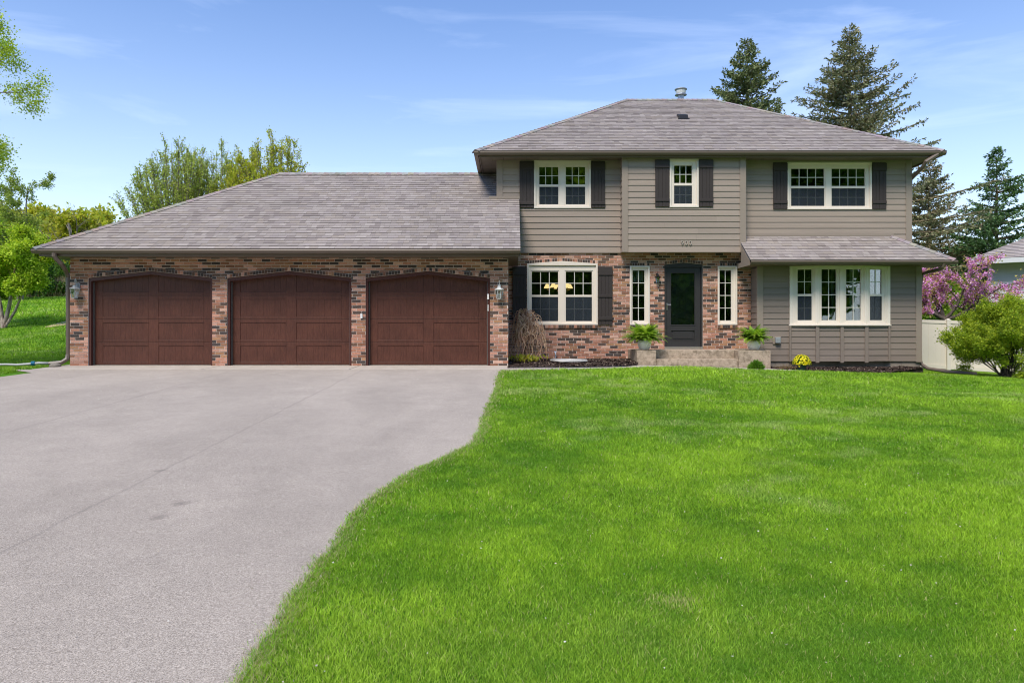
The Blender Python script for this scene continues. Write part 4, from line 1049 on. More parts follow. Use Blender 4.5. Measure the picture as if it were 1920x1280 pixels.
def grow(rng, p, d, L, r, lvl, P, segs, tips):
    """P: dict(max, n=[children per level], ang, up, wig, ratio, seg)"""
    n = P.get('seg', 5); pts = [p.copy()]; rad = [r]; r1 = r*P.get('taper', 0.45)
    dirs = []
    for i in range(n):
        d = d+rng.normal(0, P['wig'], 3)+v3(0, 0, P['up'][min(lvl, len(P['up'])-1)]); d = d/np.linalg.norm(d)
        p = p+d*L/n; pts.append(p.copy()); rad.append(r+(r1-r)*(i+1)/n); dirs.append(d.copy())
    segs.append((pts, rad, lvl))
    if lvl >= P['max']-1:
        for i in range(1, n+1):
            tips.append((pts[i], dirs[i-1]))
            tips.append((pts[i-1]*0.5+pts[i]*0.5, dirs[i-1]))
    if lvl < P['max']:
        k = P['n'][min(lvl, len(P['n'])-1)]
        for j in range(k):
            t = P.get('first', 0.3)+(1-P.get('first', 0.3))*(j+rng.uniform(0, 1))/k; i = min(n-1, int(t*n)); fr = t*n-i
            q = pts[i]*(1-fr)+pts[min(n, i+1)]*fr; dd = dirs[min(i, n-1)]
            a = rng.normal(0, 1, 3); a -= dd*a.dot(dd); a /= np.linalg.norm(a)+1e-9
            ang = math.radians(P['ang'][min(lvl, len(P['ang'])-1)]*rng.uniform(0.75, 1.25))
            nd_ = dd*math.cos(ang)+a*math.sin(ang)
            grow(rng, q, nd_, L*P['ratio']*rng.uniform(0.75, 1.15)*(1-0.3*t), max(0.004, rad[i]*0.55), lvl+1, P, segs, tips)
def limbs(t, segs, mat, name='trunk', minr=0.0, sides=(8, 6, 4, 3, 3, 3), col=None):
    m = MB()
    if col: m.col = col
    for pts, rad, lvl in segs:
        if rad[0] < minr: continue
        m.tube([tuple(q) for q in pts], rad, sides[min(lvl, 5)], cap=False)
    return m.build(name, mat, t, smooth=True)
def crown(t, tips, per, spread, size, width, cols, rng, mat, jitter=0.7, name='crown', var=0.2):
    P = np.array([q[0] for q in tips]); D = np.array([q[1] for q in tips])
    P = np.repeat(P, per, 0)+rng.normal(0, spread, (len(P)*per, 3)); D = np.repeat(D, per, 0)
    # colour drifts in clumps from tip to tip, as real foliage does
    V = leaf_quads(P, D, size, width, rng, jitter)
    c = colmix(len(P), cols, rng, var)
    cl = np.repeat(rng.uniform(0.78, 1.2, len(tips)), per)[:, None]
    return fast(name, V, 4, mat, c*cl, t)
def broadleaf(name, label, cat, loc, seed, stems, P, leaf, mat_bark='greybark', group=None, leafmat='leaf'):
    rng = np.random.default_rng(seed); t = thing(name, label, cat, loc, group)
    segs, tips = [], []
    for (d, L, r) in stems:
        grow(rng, v3(*loc)+v3(rng.normal(0, 0.05), rng.normal(0, 0.05), -0.1), v3(*d)/np.linalg.norm(d), L, r, 0, P, segs, tips)
    limbs(t, segs, M[mat_bark])
    if leaf: crown(t, tips, leaf['per'], leaf['spread'], leaf['size'], leaf.get('w', 0.6), leaf['cols'], rng, M[leafmat], leaf.get('jit', 0.7), 'crown', leaf.get('var', 0.2))
    return t
GRN = [(0.20,0.35,0.03), (0.28,0.43,0.04), (0.15,0.28,0.025), (0.34,0.46,0.06)]
YEL = [(0.52,0.55,0.05), (0.60,0.58,0.07), (0.40,0.48,0.04), (0.47,0.44,0.07)]
SPR = [(0.36,0.44,0.10), (0.28,0.37,0.07), (0.42,0.48,0.12), (0.24,0.30,0.07)]
def gzf(x, y): return float(gz(x, y))

# fan shaped spring trees behind the garage
def fan(n, seed, tilt, r, L, lean=0.0):
    rr = random.Random(seed); out = []
    for i in range(n):
        a = 2*math.pi*i/n+rr.uniform(-0.3, 0.3); k = tilt*rr.uniform(0.5, 1.1)
        out.append(((math.cos(a)*k+lean, math.sin(a)*k, 1), L*rr.uniform(0.85, 1.05), r*rr.uniform(0.7, 1)))
    return out
FAN = [(0.50,0.58,0.12), (0.40,0.50,0.08), (0.58,0.60,0.15), (0.34,0.42,0.08)]
def fantree(label, loc, seed, ns, Rx, Ht, per, cols, size, dens=1.45):
    """stems fan from a short trunk like rays and end on a dome"""
    rng = np.random.default_rng(seed); t = thing('spring_tree', label, 'tree', loc); base = v3(*loc); segs, tips = [], []
    segs.append(([base+v3(0, 0, -1), base+v3(0, 0, 0.6), base+v3(0, 0, 1.4)], [0.26, 0.22, 0.18], 0))
    for i in range(ns):
        a = rng.uniform(0, 2*math.pi); u = math.sqrt(rng.uniform(0, 1)); r_ = Rx*u; zt = Ht*(1-0.36*u*u)*rng.uniform(0.90, 1.01)
        z0 = rng.uniform(0.8, 1.6); n = 9; pts = []
        for k in range(n+1):
            q = k/n; rr_ = r_*(q**0.85); pts.append(base+v3(rr_*math.cos(a), rr_*math.sin(a), z0+(zt-z0)*q)+rng.normal(0, 0.035, 3)*q)
        segs.append((pts, [0.038*(1-q/(n+0.3))+0.005 for q in range(n+1)], 2))
        for j in range(int(26*dens)):
            q = rng.uniform(0.28, 1.0); k = min(n-1, int(q*n)); p = pts[k]+(pts[k+1]-pts[k])*(q*n-k); d = pts[k+1]-pts[k]; d /= np.linalg.norm(d)
            d2 = d+rng.normal(0, 0.32, 3); d2 /= np.linalg.norm(d2); L = rng.uniform(0.25, 0.75)*(1.15-q*0.6)
            segs.append(([p, p+d2*L*0.5, p+d2*L], [0.010, 0.007, 0.004], 4))
            for w_ in (0.3, 0.55, 0.8, 1.0): tips.append((p+d2*L*w_, d2))
    limbs(t, segs, M['greybark']); crown(t, tips, per, 0.045, size, 0.5, cols, rng, M['leaf'], 0.7)
fantree('sparse spring tree fanning up behind the left end of the garage roof', (WX(335, 34), 34, 1.0), 11, 135, 2.55, 9.0, 4, FAN, 0.085)
fantree('slim sparse tree rising between the two fuller spring trees', (WX(415, 35), 35, 1.0), 12, 60, 1.5, 9.0, 4, FAN, 0.085)
fantree('dense yellow green tree left of the garage ridge end', (WX(462, 34), 34, 1.0), 14, 80, 1.6, 8.5, 5, YEL, 0.10)
fantree('yellow green tree behind the garage ridge with a ragged top', (WX(518, 33), 33, 1.0), 13, 75, 2.1, 9.0, 4, YEL, 0.10)

# spruces
def spruce(loc, Hh, Rr, seed, cols, label, h0=1.0, dens=1.0, droop=0.25, power=0.85, needles=1.0, cones=0.0, asym=None, twigl=0.55):
    rng = np.random.default_rng(seed); t = thing('spruce_tree', label, 'spruce tree', loc)
    base = v3(*loc); m = MB(); br = MB()
    m.tube([tuple(base+v3(0, 0, Hh*k/8)+v3(*rng.normal(0, 0.02, 2), 0)) for k in range(9)], [0.26*(1-k/8.2)*(Hh/14) for k in range(9)], 8, cap=False)
    NP, ND, NS, NC = [], [], [], []
    h = h0
    while h < Hh-0.15:
        f = 1-h/Hh; nb = int(rng.integers(4, 7))
        for j in range(nb):
            a = rng.uniform(0, 2*math.pi); L = Rr*(f**power)*rng.uniform(0.55, 1.12)+0.12
            if asym is not None: L *= 1+asym*math.cos(a)
            if rng.uniform() > dens and f > 0.25: L *= 0.45
            hd = v3(math.cos(a), math.sin(a), 0); n = 6; pts = [base+v3(0, 0, h+rng.uniform(-0.12, 0.12))]
            el = 0.35*(1-f)-droop*f+rng.uniform(-0.1, 0.12)
            for i in range(n):
                e = el+0.35*(i/n)**1.5; pts.append(pts[-1]+(hd*math.cos(e)+v3(0, 0, math.sin(e)))*L/n)
            br.tube([tuple(q) for q in pts], [0.05*(L/3.0)**0.7*(1-i/(n+0.5))+0.005 for i in range(n+1)], 4, cap=False)
            step = 0.17; k = int(L/step)+1
            side = np.cross(hd, v3(0, 0, 1))
            for q in range(k):
                s_ = (q+rng.uniform(0, 1))/k
                if s_ < 0.18: continue
                i = min(n-1, int(s_*n)); fr = s_*n-i; pp = pts[i]*(1-fr)+pts[i+1]*fr; bd = (pts[i+1]-pts[i]); bd /= np.linalg.norm(bd)+1e-9
                for sg in (-1, 1, 0):
                    tl = min(twigl, L*0.38)*(1.05-s_*0.6)*rng.uniform(0.6, 1.15)
                    if sg == 0: tl *= 0.6; td = bd*0.3+v3(0, 0, -0.9*droop*2)+rng.normal(0, 0.2, 3)
                    else: td = bd*0.75+side*sg*rng.uniform(0.5, 0.95)+v3(0, 0, -0.22*rng.uniform(0, 2.2)*droop*2)
                    td /= np.linalg.norm(td)
                    nn = max(3, int(tl/0.036*needles)); u = rng.uniform(0, 1, nn)**0.8
                    NP.append(pp+td*(u[:, None]*tl)); ND.append(np.repeat(td[None], nn, 0)); NC.append(np.full(nn, rng.uniform(0.65, 1.25)))
        h += 0.24*rng.uniform(0.75, 1.25)*(0.7+0.5*f)
    P = np.concatenate(NP); D = np.concatenate(ND); k = np.concatenate(NC)
    P = P+rng.normal(0, 0.018, P.shape)
    V = leaf_quads(P, D, 0.15, 0.42, rng, 0.45); c = colmix(len(P), cols, rng, 0.2)*k[:, None]
    m.build('trunk', M['sprucebark'], t, smooth=True); br.build('branch', M['sprucebark'], t)
    fast('crown', V, 4, M['needle'], c, t)
    if cones:
        n = int(len(P)*cones); i = rng.integers(0, len(P), n); Vc = leaf_quads(P[i], np.repeat(v3(0, 0, -1)[None], n, 0), 0.13, 0.35, rng, 0.15)
        o = fast('cones', Vc, 4, M['needle'], colmix(n, [(0.20,0.12,0.06), (0.15,0.09,0.05)], rng), t)
    return t
S1 = [(0.15,0.19,0.075), (0.22,0.25,0.11), (0.11,0.15,0.06), (0.27,0.28,0.12)]
S2 = [(0.20,0.22,0.11), (0.28,0.28,0.14), (0.14,0.165,0.08), (0.33,0.29,0.17)]
S3 = [(0.29,0.25,0.14), (0.22,0.23,0.11), (0.35,0.28,0.16), (0.16,0.19,0.09)]
S4 = [(0.09,0.18,0.06), (0.14,0.25,0.085), (0.07,0.14,0.05), (0.18,0.29,0.10)]
def spr(px, pytop, D, width_px_at, seed, cols, label, zb=-0.3, **kw):
    zt = WZ(pytop, D); Hh = zt-zb; py, wpx = width_px_at
    f = (zt-WZ(py, D))/Hh; Rr = wpx/2/F*D/(f**kw.get('power', 0.85))
    return spruce((WX(px, D), D, zb), Hh, Rr, seed, cols, label, **kw)
spr(1400, 70, 33, (200, 118), 21, S1, 'dense dark spruce behind the roof ridge, left of the taller one', h0=4.5, needles=1.2, power=0.80)
spr(1592, 50, 35, (240, 235), 22, S2, 'tallest spruce with open drooping limbs behind the roof', h0=4.0, dens=0.75, droop=0.30, cones=0.06, asym=0.12, power=0.95, needles=0.9)
spr(1742, 292, 37, (420, 125), 23, S3, 'brownish spruce just right of the house wall', h0=0.8, dens=0.8, droop=0.3, needles=0.9)
spr(1868, 278, 34, (410, 120), 24, S4, 'green conical spruce above the neighbouring roof', h0=1.0, needles=1.0, droop=0.2, dens=0.9, asym=0.1)
# pale leafy trees between the spruces
PB = dict(max=3, n=[7, 5, 4], ang=[45, 42, 40], up=[0.05, 0.04, 0.02, 0.0], wig=0.10, ratio=0.55, seg=5, first=0.3)
broadleaf('leafy_tree', 'pale yellow green tree glimpsed between the two right hand spruces', 'tree', (WX(1800, 44), 44, -0.5), 31, [((0, 0, 1), 5.0, 0.2), ((0.3, 0.1, 1), 4.6, 0.15), ((-0.35, 0, 1), 4.4, 0.15)], PB, dict(per=6, spread=0.25, size=0.17, cols=[(0.30,0.40,0.10), (0.38,0.46,0.14), (0.22,0.32,0.07)]))
broadleaf('leafy_tree', 'full green tree low behind the redbud and fence', 'tree', (WX(1800, 30), 30, -0.5), 32, [((0, 0, 1), 2.4, 0.15), ((0.5, 0.1, 1), 2.4, 0.12), ((-0.6, 0, 1), 2.4, 0.12)], PB, dict(per=10, spread=0.2, size=0.15, cols=GRN), 'bark')
# redbud
rx, ry = WX(1768, 24), 24.0
RP = dict(max=3, n=[5, 5, 4], ang=[52, 45, 40], up=[0.03, 0.03, 0.02, 0.02], wig=0.16, ratio=0.62, seg=6, first=0.25, taper=0.4)
rng = np.random.default_rng(41); rt = thing('redbud_tree', 'redbud with pink purple blossom on crooked dark limbs behind the fence', 'flowering tree', (rx, ry, -0.4))
segs, tips = [], []
grow(rng, v3(rx, ry, -0.5), v3(0.05, 0, 1), 1.75, 0.11, 9, dict(RP, max=9, seg=4), segs, []); segs[0] = (segs[0][0], segs[0][1], 0)
top = segs[0][0][-1]
for d, L in (((-1.2, -0.2, 0.55), 1.35), ((-0.5, 0.3, 1.0), 1.45), ((0.55, -0.2, 0.9), 1.6), ((1.2, 0.0, 0.55), 1.8), ((0.1, 0.5, 1.0), 1.6), ((1.5, -0.3, 0.62), 2.0), ((-1.5, 0.2, 0.75), 1.2)):
    d = v3(*d); grow(rng, top.copy(), d/np.linalg.norm(d), L*1.08, 0.065, 1, RP, segs, tips)
limbs(rt, segs, M['bark'])
crown(rt, tips, 9, 0.04, 0.058, 0.7, [(0.76,0.32,0.68), (0.84,0.42,0.78), (0.66,0.24,0.58), (0.88,0.54,0.84)], rng, M['petal'], 1.0, 'blossom')
crown(rt, tips, 2, 0.09, 0.075, 0.7, [(0.55,0.48,0.12), (0.42,0.45,0.09), (0.52,0.36,0.16)], rng, M['leaf'], 1.0, 'leaves')
# shrubs
def bush(name, label, cat, loc, seed, nst, spread, L, leaf, P=None, barkm='bark', r=0.012):
    rng = np.random.default_rng(seed); t = thing(name, label, cat, loc); segs, tips = [], []
    P = P or dict(max=2, n=[5, 4], ang=[35, 40], up=[0.0, 0.02, 0.0], wig=0.10, ratio=0.45, seg=6, first=0.35)
    for i in range(nst):
        a = rng.uniform(0, 2*math.pi); k = abs(rng.normal(0, spread)); d = v3(math.cos(a)*k, math.sin(a)*k, 1)
        grow(rng, v3(*loc)+v3(rng.normal(0, 0.08), rng.normal(0, 0.08), -0.04), d/np.linalg.norm(d), L*rng.uniform(0.7, 1.1), r*rng.uniform(0.7, 1.3), 0, P, segs, tips)
    limbs(t, segs, M[barkm], 'stems')
    crown(t, tips, leaf['per'], leaf['spread'], leaf['size'], leaf.get('w', 0.6), leaf['cols'], rng, M['leaf'], 0.8, 'leaves')
    return t
bx, byy = WX(1890, 17.2), 17.2
bush('large_shrub', 'wide yellow green shrub with many bare lower stems in front of the ivory fence', 'shrub', (bx, byy, WZ(706, 17.2)), 51, 54, 0.76, 1.50, dict(per=9, spread=0.055, size=0.045, cols=[(0.40,0.50,0.035), (0.31,0.42,0.03), (0.50,0.57,0.04), (0.22,0.33,0.03)]), P=dict(max=2, n=[6, 4], ang=[35, 40], up=[0.0, 0.02, 0.0], wig=0.10, ratio=0.42, seg=6, first=0.48))
bush('round_shrub', 'dark green rounded bush peeking over the fence by the house corner', 'shrub', (WX(1738, 24.6), 24.6, -0.3), 52, 26, 0.5, 1.15, dict(per=14, spread=0.09, size=0.08, cols=[(0.10,0.24,0.04), (0.14,0.30,0.05), (0.07,0.16,0.03)]))
bush('round_shrub', 'green bush behind the fence under the redbud', 'shrub', (WX(1812, 25.5), 25.5, -0.4), 53, 26, 0.55, 1.6, dict(per=12, spread=0.1, size=0.09, cols=GRN))
# low green tuft by the steps
V = []; C = []; tx, ty = WX(1418, 17.0), 17.0; tz = gzf(tx, ty); rng = np.random.default_rng(54); tf = thing('grass_tuft', 'low bright green spiky plant in front of the steps', 'plant', (tx, ty, tz))
n = 1500; a = rng.uniform(0, 2*math.pi, n); k = rng.uniform(0, 1, n)**0.6
P = np.stack([tx+np.cos(a)*k*0.12, ty+np.sin(a)*k*0.10, np.full(n, tz)+0.15*(1-k*k)*rng.uniform(0.1, 1, n)], 1); D = np.stack([np.cos(a)*k, np.sin(a)*k, 1.0-0.4*k], 1)
fast('leaves', leaf_quads(P, D, 0.12, 0.13, rng, 0.3), 4, M['leaf'], colmix(n, [(0.14,0.30,0.03), (0.20,0.38,0.04), (0.09,0.21,0.02)], rng), tf)
# weeping bare shrub
wx_, wy_ = WX(984, 17.75), 17.75; wz = float(bedz(wx_, wy_)); ws = thing('weeping_shrub', 'bare weeping shrub of tan twigs at the garage corner', 'shrub', (wx_, wy_, wz))
m = MB(); m.col = (0.2, 0.13, 0.08)
m.tube([(wx_, wy_, wz-0.05), (wx_+0.02, wy_, wz+0.5), (wx_-0.01, wy_+0.02, wz+1.0)], [0.03, 0.026, 0.02], 7)
m.build('trunk', M['twig'], ws)
m = MB(); rr = random.Random(5)
TW = [(0.62,0.38,0.22), (0.40,0.22,0.13), (0.70,0.50,0.31), (0.30,0.16,0.10), (0.60,0.42,0.30)]
for i in range(230):
    a = rr.uniform(0, 2*math.pi); reach = (0.06+0.52*rr.random()**0.7)*(1.0 if math.cos(a) > -0.3 else 0.70); hh = rr.uniform(0.75, 1.40)-0.40*reach
    drop = rr.uniform(0.25, 1.1); pts = []; n = 9; wob = rr.uniform(-1.3, 1.3)
    for k in range(n+1):
        t = k/n
        if t < 0.35: u = t/0.35; rad = reach*u*0.75; z = wz+hh-0.22+0.22*math.sin(u*math.pi/2)+0.06*(1-u)
        else: u = (t-0.35)/0.65; rad = reach*(0.75+0.35*u); z = wz+hh-drop*(u**1.4)*min(1, hh)
        b = a+wob*t+0.12*math.sin(k*1.7+i); pts.append((wx_+rad*math.cos(b), wy_+rad*math.sin(b)*0.8, max(wz+0.03, z)))
    m.tube(pts, [0.0080-0.0050*k/n for k in range(n+1)], 3, rr.choice(TW), cap=False)
m.build('twigs', M['twig'], ws)
rng = np.random.default_rng(6); n = 160
P = np.stack([wx_+rng.normal(0, 0.22, n), wy_-0.25+rng.normal(0, 0.1, n), wz+rng.uniform(0, 0.12, n)], 1)
fast('shoots', leaf_quads(P, np.repeat(v3(0, 0, 1)[None], n, 0), 0.11, 0.35, rng, 0.5), 4, M['leaf'], colmix(n, YEL, rng), ws)
# ferns in pots
def fern(x, y, zb, s, seed, label, plabel, lean=0.0):
    rng = np.random.default_rng(seed)
    pot = MB(); pot.lathe([(0.085, 0.0), (0.125, 0.03), (0.163, 0.12), (0.160, 0.19), (0.140, 0.24), (0.130, 0.24), (0.145, 0.19), (0.14, 0.14)], (x, y, zb), 32)
    po = thing('plant_pot', plabel, 'flower pot', (x, y, zb), 'white pots on the step blocks')
    pot.build('bowl', M['ceramic'], po, smooth=True)
    so = MB(); so.lathe([(0.137, 0.195), (0.0001, 0.21)], (x, y, zb), 20); so.build('potting_soil', M['soil'], po)
    t = thing('fern', label, 'fern', (x, y, zb+0.2), 'ferns in white pots'); V, C = [], []; st = MB(); st.col = (0.15, 0.22, 0.04)
    for i in range(230):
        a = rng.uniform(0, 2*math.pi); el = rng.uniform(0.5, 1.55); L = s*rng.uniform(0.32, 0.58)
        n = 16; ro = rng.uniform(0, 0.10); p = v3(x+ro*math.cos(a), y+ro*math.sin(a), zb+0.215); e = el; pts = [p.copy()]; g = rng.uniform(0.9, 1.7)
        for k in range(n):
            e -= g/n*(0.5+1.0*k/n); p = p+v3(math.cos(a)*math.cos(e)+lean*0.2, math.sin(a)*math.cos(e), math.sin(e))*L/n; pts.append(p.copy())
        st.tube([tuple(q) for q in pts[::3]+[pts[-1]]], 0.0022, 3, cap=False)
        kk = rng.uniform(0.75, 1.25); base = np.array([(0.28,0.47,0.04), (0.40,0.56,0.06), (0.18,0.34,0.03)][int(rng.integers(0, 3))])*kk
        for k in range(2, n+1):
            q = pts[k]; d = pts[k]-pts[k-1]; d /= np.linalg.norm(d); sd = np.cross(d, v3(0, 0, 1)); sd /= np.linalg.norm(sd)+1e-9
            ll = 0.066*s*math.sin(math.pi*min(1, (k/n)*0.85+0.12))+0.012
            for sg in (-1, 1):
                e1 = q+(sd*sg*0.95+d*0.35+v3(0, 0, -0.15))*ll; w = d*0.011
                V += [q-w, q+w, e1+w*0.4, e1-w*0.3]; C.append(base*rng.uniform(0.85, 1.15))
    st.build('stems', M['twig'], t); fast('fronds', np.array(V), 4, M['leaf'], np.array(C), t)
fern(WX(1208, 17.75), 17.75, 0.326, 1.08, 61, 'large fern in the white pot left of the front door', 'round white pot on the left step block')
fern(WX(1413.6, 17.75), 17.75, 0.324, 0.88, 62, 'smaller fern in the white pot right of the front door', 'round white pot on the right step block', -0.25)
# yellow mum
mx, my = WX(1503.5, 16.95), 16.95; mz = float(bedz(mx, my))-0.02; rng = np.random.default_rng(63)
mt = thing('plant_pot', 'dark green plastic pot set in the mulch under the bow window', 'flower pot', (mx, my, mz))
m = MB(); m.lathe([(0.085, 0.0), (0.11, 0.17), (0.118, 0.17), (0.118, 0.19), (0.10, 0.19), (0.10, 0.16)], (mx, my, mz), 20); m.build('bowl', M['greenpot'], mt)
mm = thing('flowering_plant', 'mound of bright yellow flowers in a dark green pot', 'flowers', (mx, my, mz+0.17))
n = 1500; d = rng.normal(0, 1, (n, 3)); d[:, 2] = np.abs(d[:, 2])*0.9-0.1; d /= np.linalg.norm(d, axis=1)[:, None]
P = v3(mx, my, mz+0.20)+d*np.array([0.19, 0.17, 0.19])*rng.uniform(0.4, 1, (n, 1))
fast('leaves', leaf_quads(P, d, 0.04, 0.6, rng), 4, M['leaf'], colmix(n, GRN, rng), mm)
V = []; C = []
for i in range(240):
    d = rng.normal(0, 1, 3); d[2] = abs(d[2])-0.15; d /= np.linalg.norm(d); c0 = v3(mx, my, mz+0.20)+d*np.array([0.205, 0.185, 0.205])*rng.uniform(0.94, 1.04)
    a_ = np.cross(d, rng.normal(0, 1, 3)); a_ /= np.linalg.norm(a_); b_ = np.cross(d, a_); yc = np.array([(0.85,0.72,0.01), (0.75,0.62,0.01), (0.92,0.82,0.04)][i % 3])
    for k in range(7):
        t = 2*math.pi*k/7; u = a_*math.cos(t)+b_*math.sin(t); w = -a_*math.sin(t)+b_*math.cos(t)
        V += [c0, c0+u*0.013-w*0.007+d*0.004, c0+u*0.024+d*0.002, c0+u*0.013+w*0.007+d*0.004]; C.append(yc)
fast('flowers', np.array(V), 4, M['petal'], np.array(C), mm)
# dry clump beside it
rng = np.random.default_rng(64); dx_, dy_ = WX(1478, 17.3), 17.3; dz_ = float(bedz(dx_, dy_)); dc = thing('dry_clump', 'clump of dead tan stems left of the yellow flowers', 'dead plant', (dx_, dy_, dz_))
n = 260; a = rng.uniform(0, 6.28, n); k = rng.uniform(0, 1, n); P = np.stack([dx_+np.cos(a)*k*0.25, dy_+np.sin(a)*k*0.12, np.full(n, dz_)], 1); D = np.stack([np.cos(a)*0.7, np.sin(a)*0.5, 0.5*np.ones(n)], 1)
fast('stems', leaf_quads(P, D, 0.15, 0.06, rng, 0.5), 4, M['leaf'], colmix(n, [(0.35,0.25,0.15), (0.25,0.17,0.10)], rng), dc)

# left birch group and near tree
bX, bY = WX(6, 27.5), 27.5; bZ = gzf(bX, bY)
PBI = dict(max=3, n=[9, 6, 4], ang=[38, 38, 40], up=[0.0, 0.0, -0.03, -0.05], wig=0.07, ratio=0.46, seg=7, first=0.38, taper=0.35)
LB = [(0.42,0.56,0.04), (0.32,0.47,0.035), (0.52,0.62,0.06), (0.24,0.36,0.03)]
broadleaf('river_birch', 'river birch with two leaning peeling trunks and fresh green leaves on the left slope', 'tree', (bX, bY, bZ), 71, [((0.20, 0, 1), 3.3, 0.085), ((0.62, 0.1, 1), 3.1, 0.06), ((-0.25, 0.2, 1), 3.6, 0.08)], PBI, dict(per=4, spread=0.10, size=0.095, cols=[(0.52,0.66,0.05), (0.42,0.58,0.04), (0.62,0.72,0.08), (0.32,0.46,0.035)]), 'birch')
broadleaf('river_birch', 'taller sparse birch whose thin leafy top shows against the sky at left', 'tree', (WX(40, 36), 36, 1.7), 72, [((0.14, 0, 1), 6.4, 0.07), ((-0.1, 0, 1), 5.4, 0.06)], dict(PBI, n=[10, 5, 3], ratio=0.36), dict(per=2, spread=0.08, size=0.10, cols=SPR), 'greybark')
# near tree, trunk outside the frame at left
nX, nY = -15.0, 14.5; nt_ = broadleaf('shade_tree', 'near tree whose green branches hang into the top left corner', 'tree', (nX, nY, -0.15), 73, [((0.10, 0, 1), 7.9, 0.13), ((0.28, 0.1, 1), 7.2, 0.10), ((0.20, -0.12, 1), 7.6, 0.09), ((-0.4, -0.1, 1), 6.5, 0.10), ((0.1, 0.4, 1), 6.5, 0.10)], dict(PBI, n=[12, 7, 5], first=0.72, ratio=0.36, ang=[50, 40, 40], up=[0.0, 0.01, -0.02, -0.06]), dict(per=3, spread=0.12, size=0.050, w=0.75, cols=[(0.38,0.52,0.04), (0.46,0.60,0.05), (0.28,0.42,0.03), (0.52,0.62,0.07)]), 'greybark')

# wood beyond the far house: prototypes then copies
PW = dict(max=3, n=[8, 6, 5], ang=[50, 42, 40], up=[0.04, 0.03, 0.02, 0.0], wig=0.09, ratio=0.52, seg=5, first=0.25)
def wood(seed, cols, per, label, loc):
    return broadleaf('woodland_tree', label, 'tree', loc, seed, [((0.05, 0, 1), 6.3, 0.2), ((0.5, 0.1, 1), 5.4, 0.14), ((-0.5, 0.1, 1), 5.4, 0.14), ((0.0, -0.6, 1), 5.0, 0.12)], PW, dict(per=per, spread=0.32, size=0.30, cols=cols), 'greybark', 'trees along the far left skyline')
Wp = []
specs = [(30, 62, 81, YEL, 10, 1.25, 'rounded yellow green tree behind the river birch'),
         (80, 60, 82, [(0.38,0.42,0.06), (0.30,0.36,0.05), (0.44,0.44,0.09)], 9, 1.12, 'yellow green tree over the left side of the far roof'),
         (128, 57, 83, YEL, 9, 1.08, 'bright yellow green tree over the far house roof'),
         (180, 60, 84, [(0.30,0.34,0.09), (0.36,0.36,0.11), (0.24,0.27,0.07)], 6, 0.98, 'olive tree just above the left garage eave'),
         (-30, 58, 85, GRN, 10, 1.2, 'darker green tree at the left edge of the skyline')]
for (px, D, sd, cols, per, sc, lab) in specs:
    t = wood(sd, cols, per, lab, (WX(px, D), D, 1.6)); t.scale = (sc, sc, sc*0.98); Wp.append(t)
for (src, px, D, sc, lab) in ((0, 230, 62, 0.92, 'yellow tree mostly hidden behind the garage hip'), (3, 60, 72, 1.35, 'olive tree farthest back in the gap between skyline trees'), (1, 155, 70, 1.18, 'hazy yellow tree behind the bare one'), (4, -75, 50, 1.0, 'green tree beyond the left picture edge')):
    c = copytree(Wp[src]); c.location = (WX(px, D), D, 1.8); c.rotation_euler = (0, 0, 1.9+px*0.01); c.scale = (sc, sc, sc); c['label'] = lab
broadleaf('bare_tree', 'leafless grey tree standing above the yellow green wood', 'tree', (WX(150, 54), 54, 2.0), 91, [((0.05, 0, 1), 7.0, 0.14), ((0.4, 0, 1), 6.0, 0.1), ((-0.4, 0, 1), 6.0, 0.1)], dict(PW, ratio=0.5), None, 'greybark')
# undergrowth at far left behind the birch
bush('hedge_shrub', 'bright green shrub at the foot of the river birch', 'shrub', (WX(12, 37), 37, gzf(WX(12, 37), 37)-0.1), 92, 24, 0.7, 1.9, dict(per=12, spread=0.13, size=0.13, cols=LB))
bush('hedge_shrub', 'dark green shrub beside the far house wall', 'shrub', (WX(44, 44), 44, gzf(WX(44, 44), 44)-0.1), 93, 26, 0.6, 2.3, dict(per=14, spread=0.15, size=0.15, cols=[(0.06,0.13,0.025), (0.09,0.19,0.03), (0.12,0.24,0.04)]))
# far house on the left with ornamental grass
fh = thing('far_house', 'low pinkish house with dark roof beyond the left slope', 'house', (WX(95, 50), 50, 2.0))
m = MB(); fx0, fx1 = WX(56, 50), WX(56, 50)+9; m.box(fx0, fx1, 50, 56, 1.5, WZ(538, 50)); m.build('wall', M['tanwall'], fh)
m = MB(); e = 0.45; zt_ = WZ(538, 50)
m.hull([(fx0-e, 49.5, zt_-0.02), (fx1+e, 49.5, zt_-0.02), (fx1+e, 56.5, zt_-0.02), (fx0-e, 56.5, zt_-0.02)], [(fx0+1.2, 52.9, zt_+1.25), (fx1-1.2, 52.9, zt_+1.25), (fx1-1.2, 53.1, zt_+1.25), (fx0+1.2, 53.1, zt_+1.25)]); m.build('roof', M['darkroof'], fh)
m = MB(); m.box(WX(64, 50), WX(120, 50), 49.93, 49.99, 1.7, WZ(551, 50)); m.build('garage_door', M['whitetrim'], fh)
rng = np.random.default_rng(94); ogx, ogy = WX(98, 44), 44.0; ogz = gzf(ogx, ogy)-0.1; og = thing('ornamental_grass', 'tan dried ornamental grass clump before the far house', 'grass clump', (ogx, ogy, ogz))
n = 2600; a = rng.uniform(0, 6.28, n); k = rng.uniform(0, 1, n)**0.7; P = np.stack([ogx+rng.normal(0, 0.65, n), ogy+rng.normal(0, 0.3, n), np.full(n, ogz)], 1); D = np.stack([np.cos(a)*k*0.8, np.sin(a)*k*0.4, np.ones(n)], 1)
fast('blades', leaf_quads(P, D, 1.35, 0.03, rng, 0.12), 4, M['leaf'], colmix(n, [(0.55,0.43,0.27), (0.45,0.34,0.20), (0.62,0.50,0.34)], rng), og)
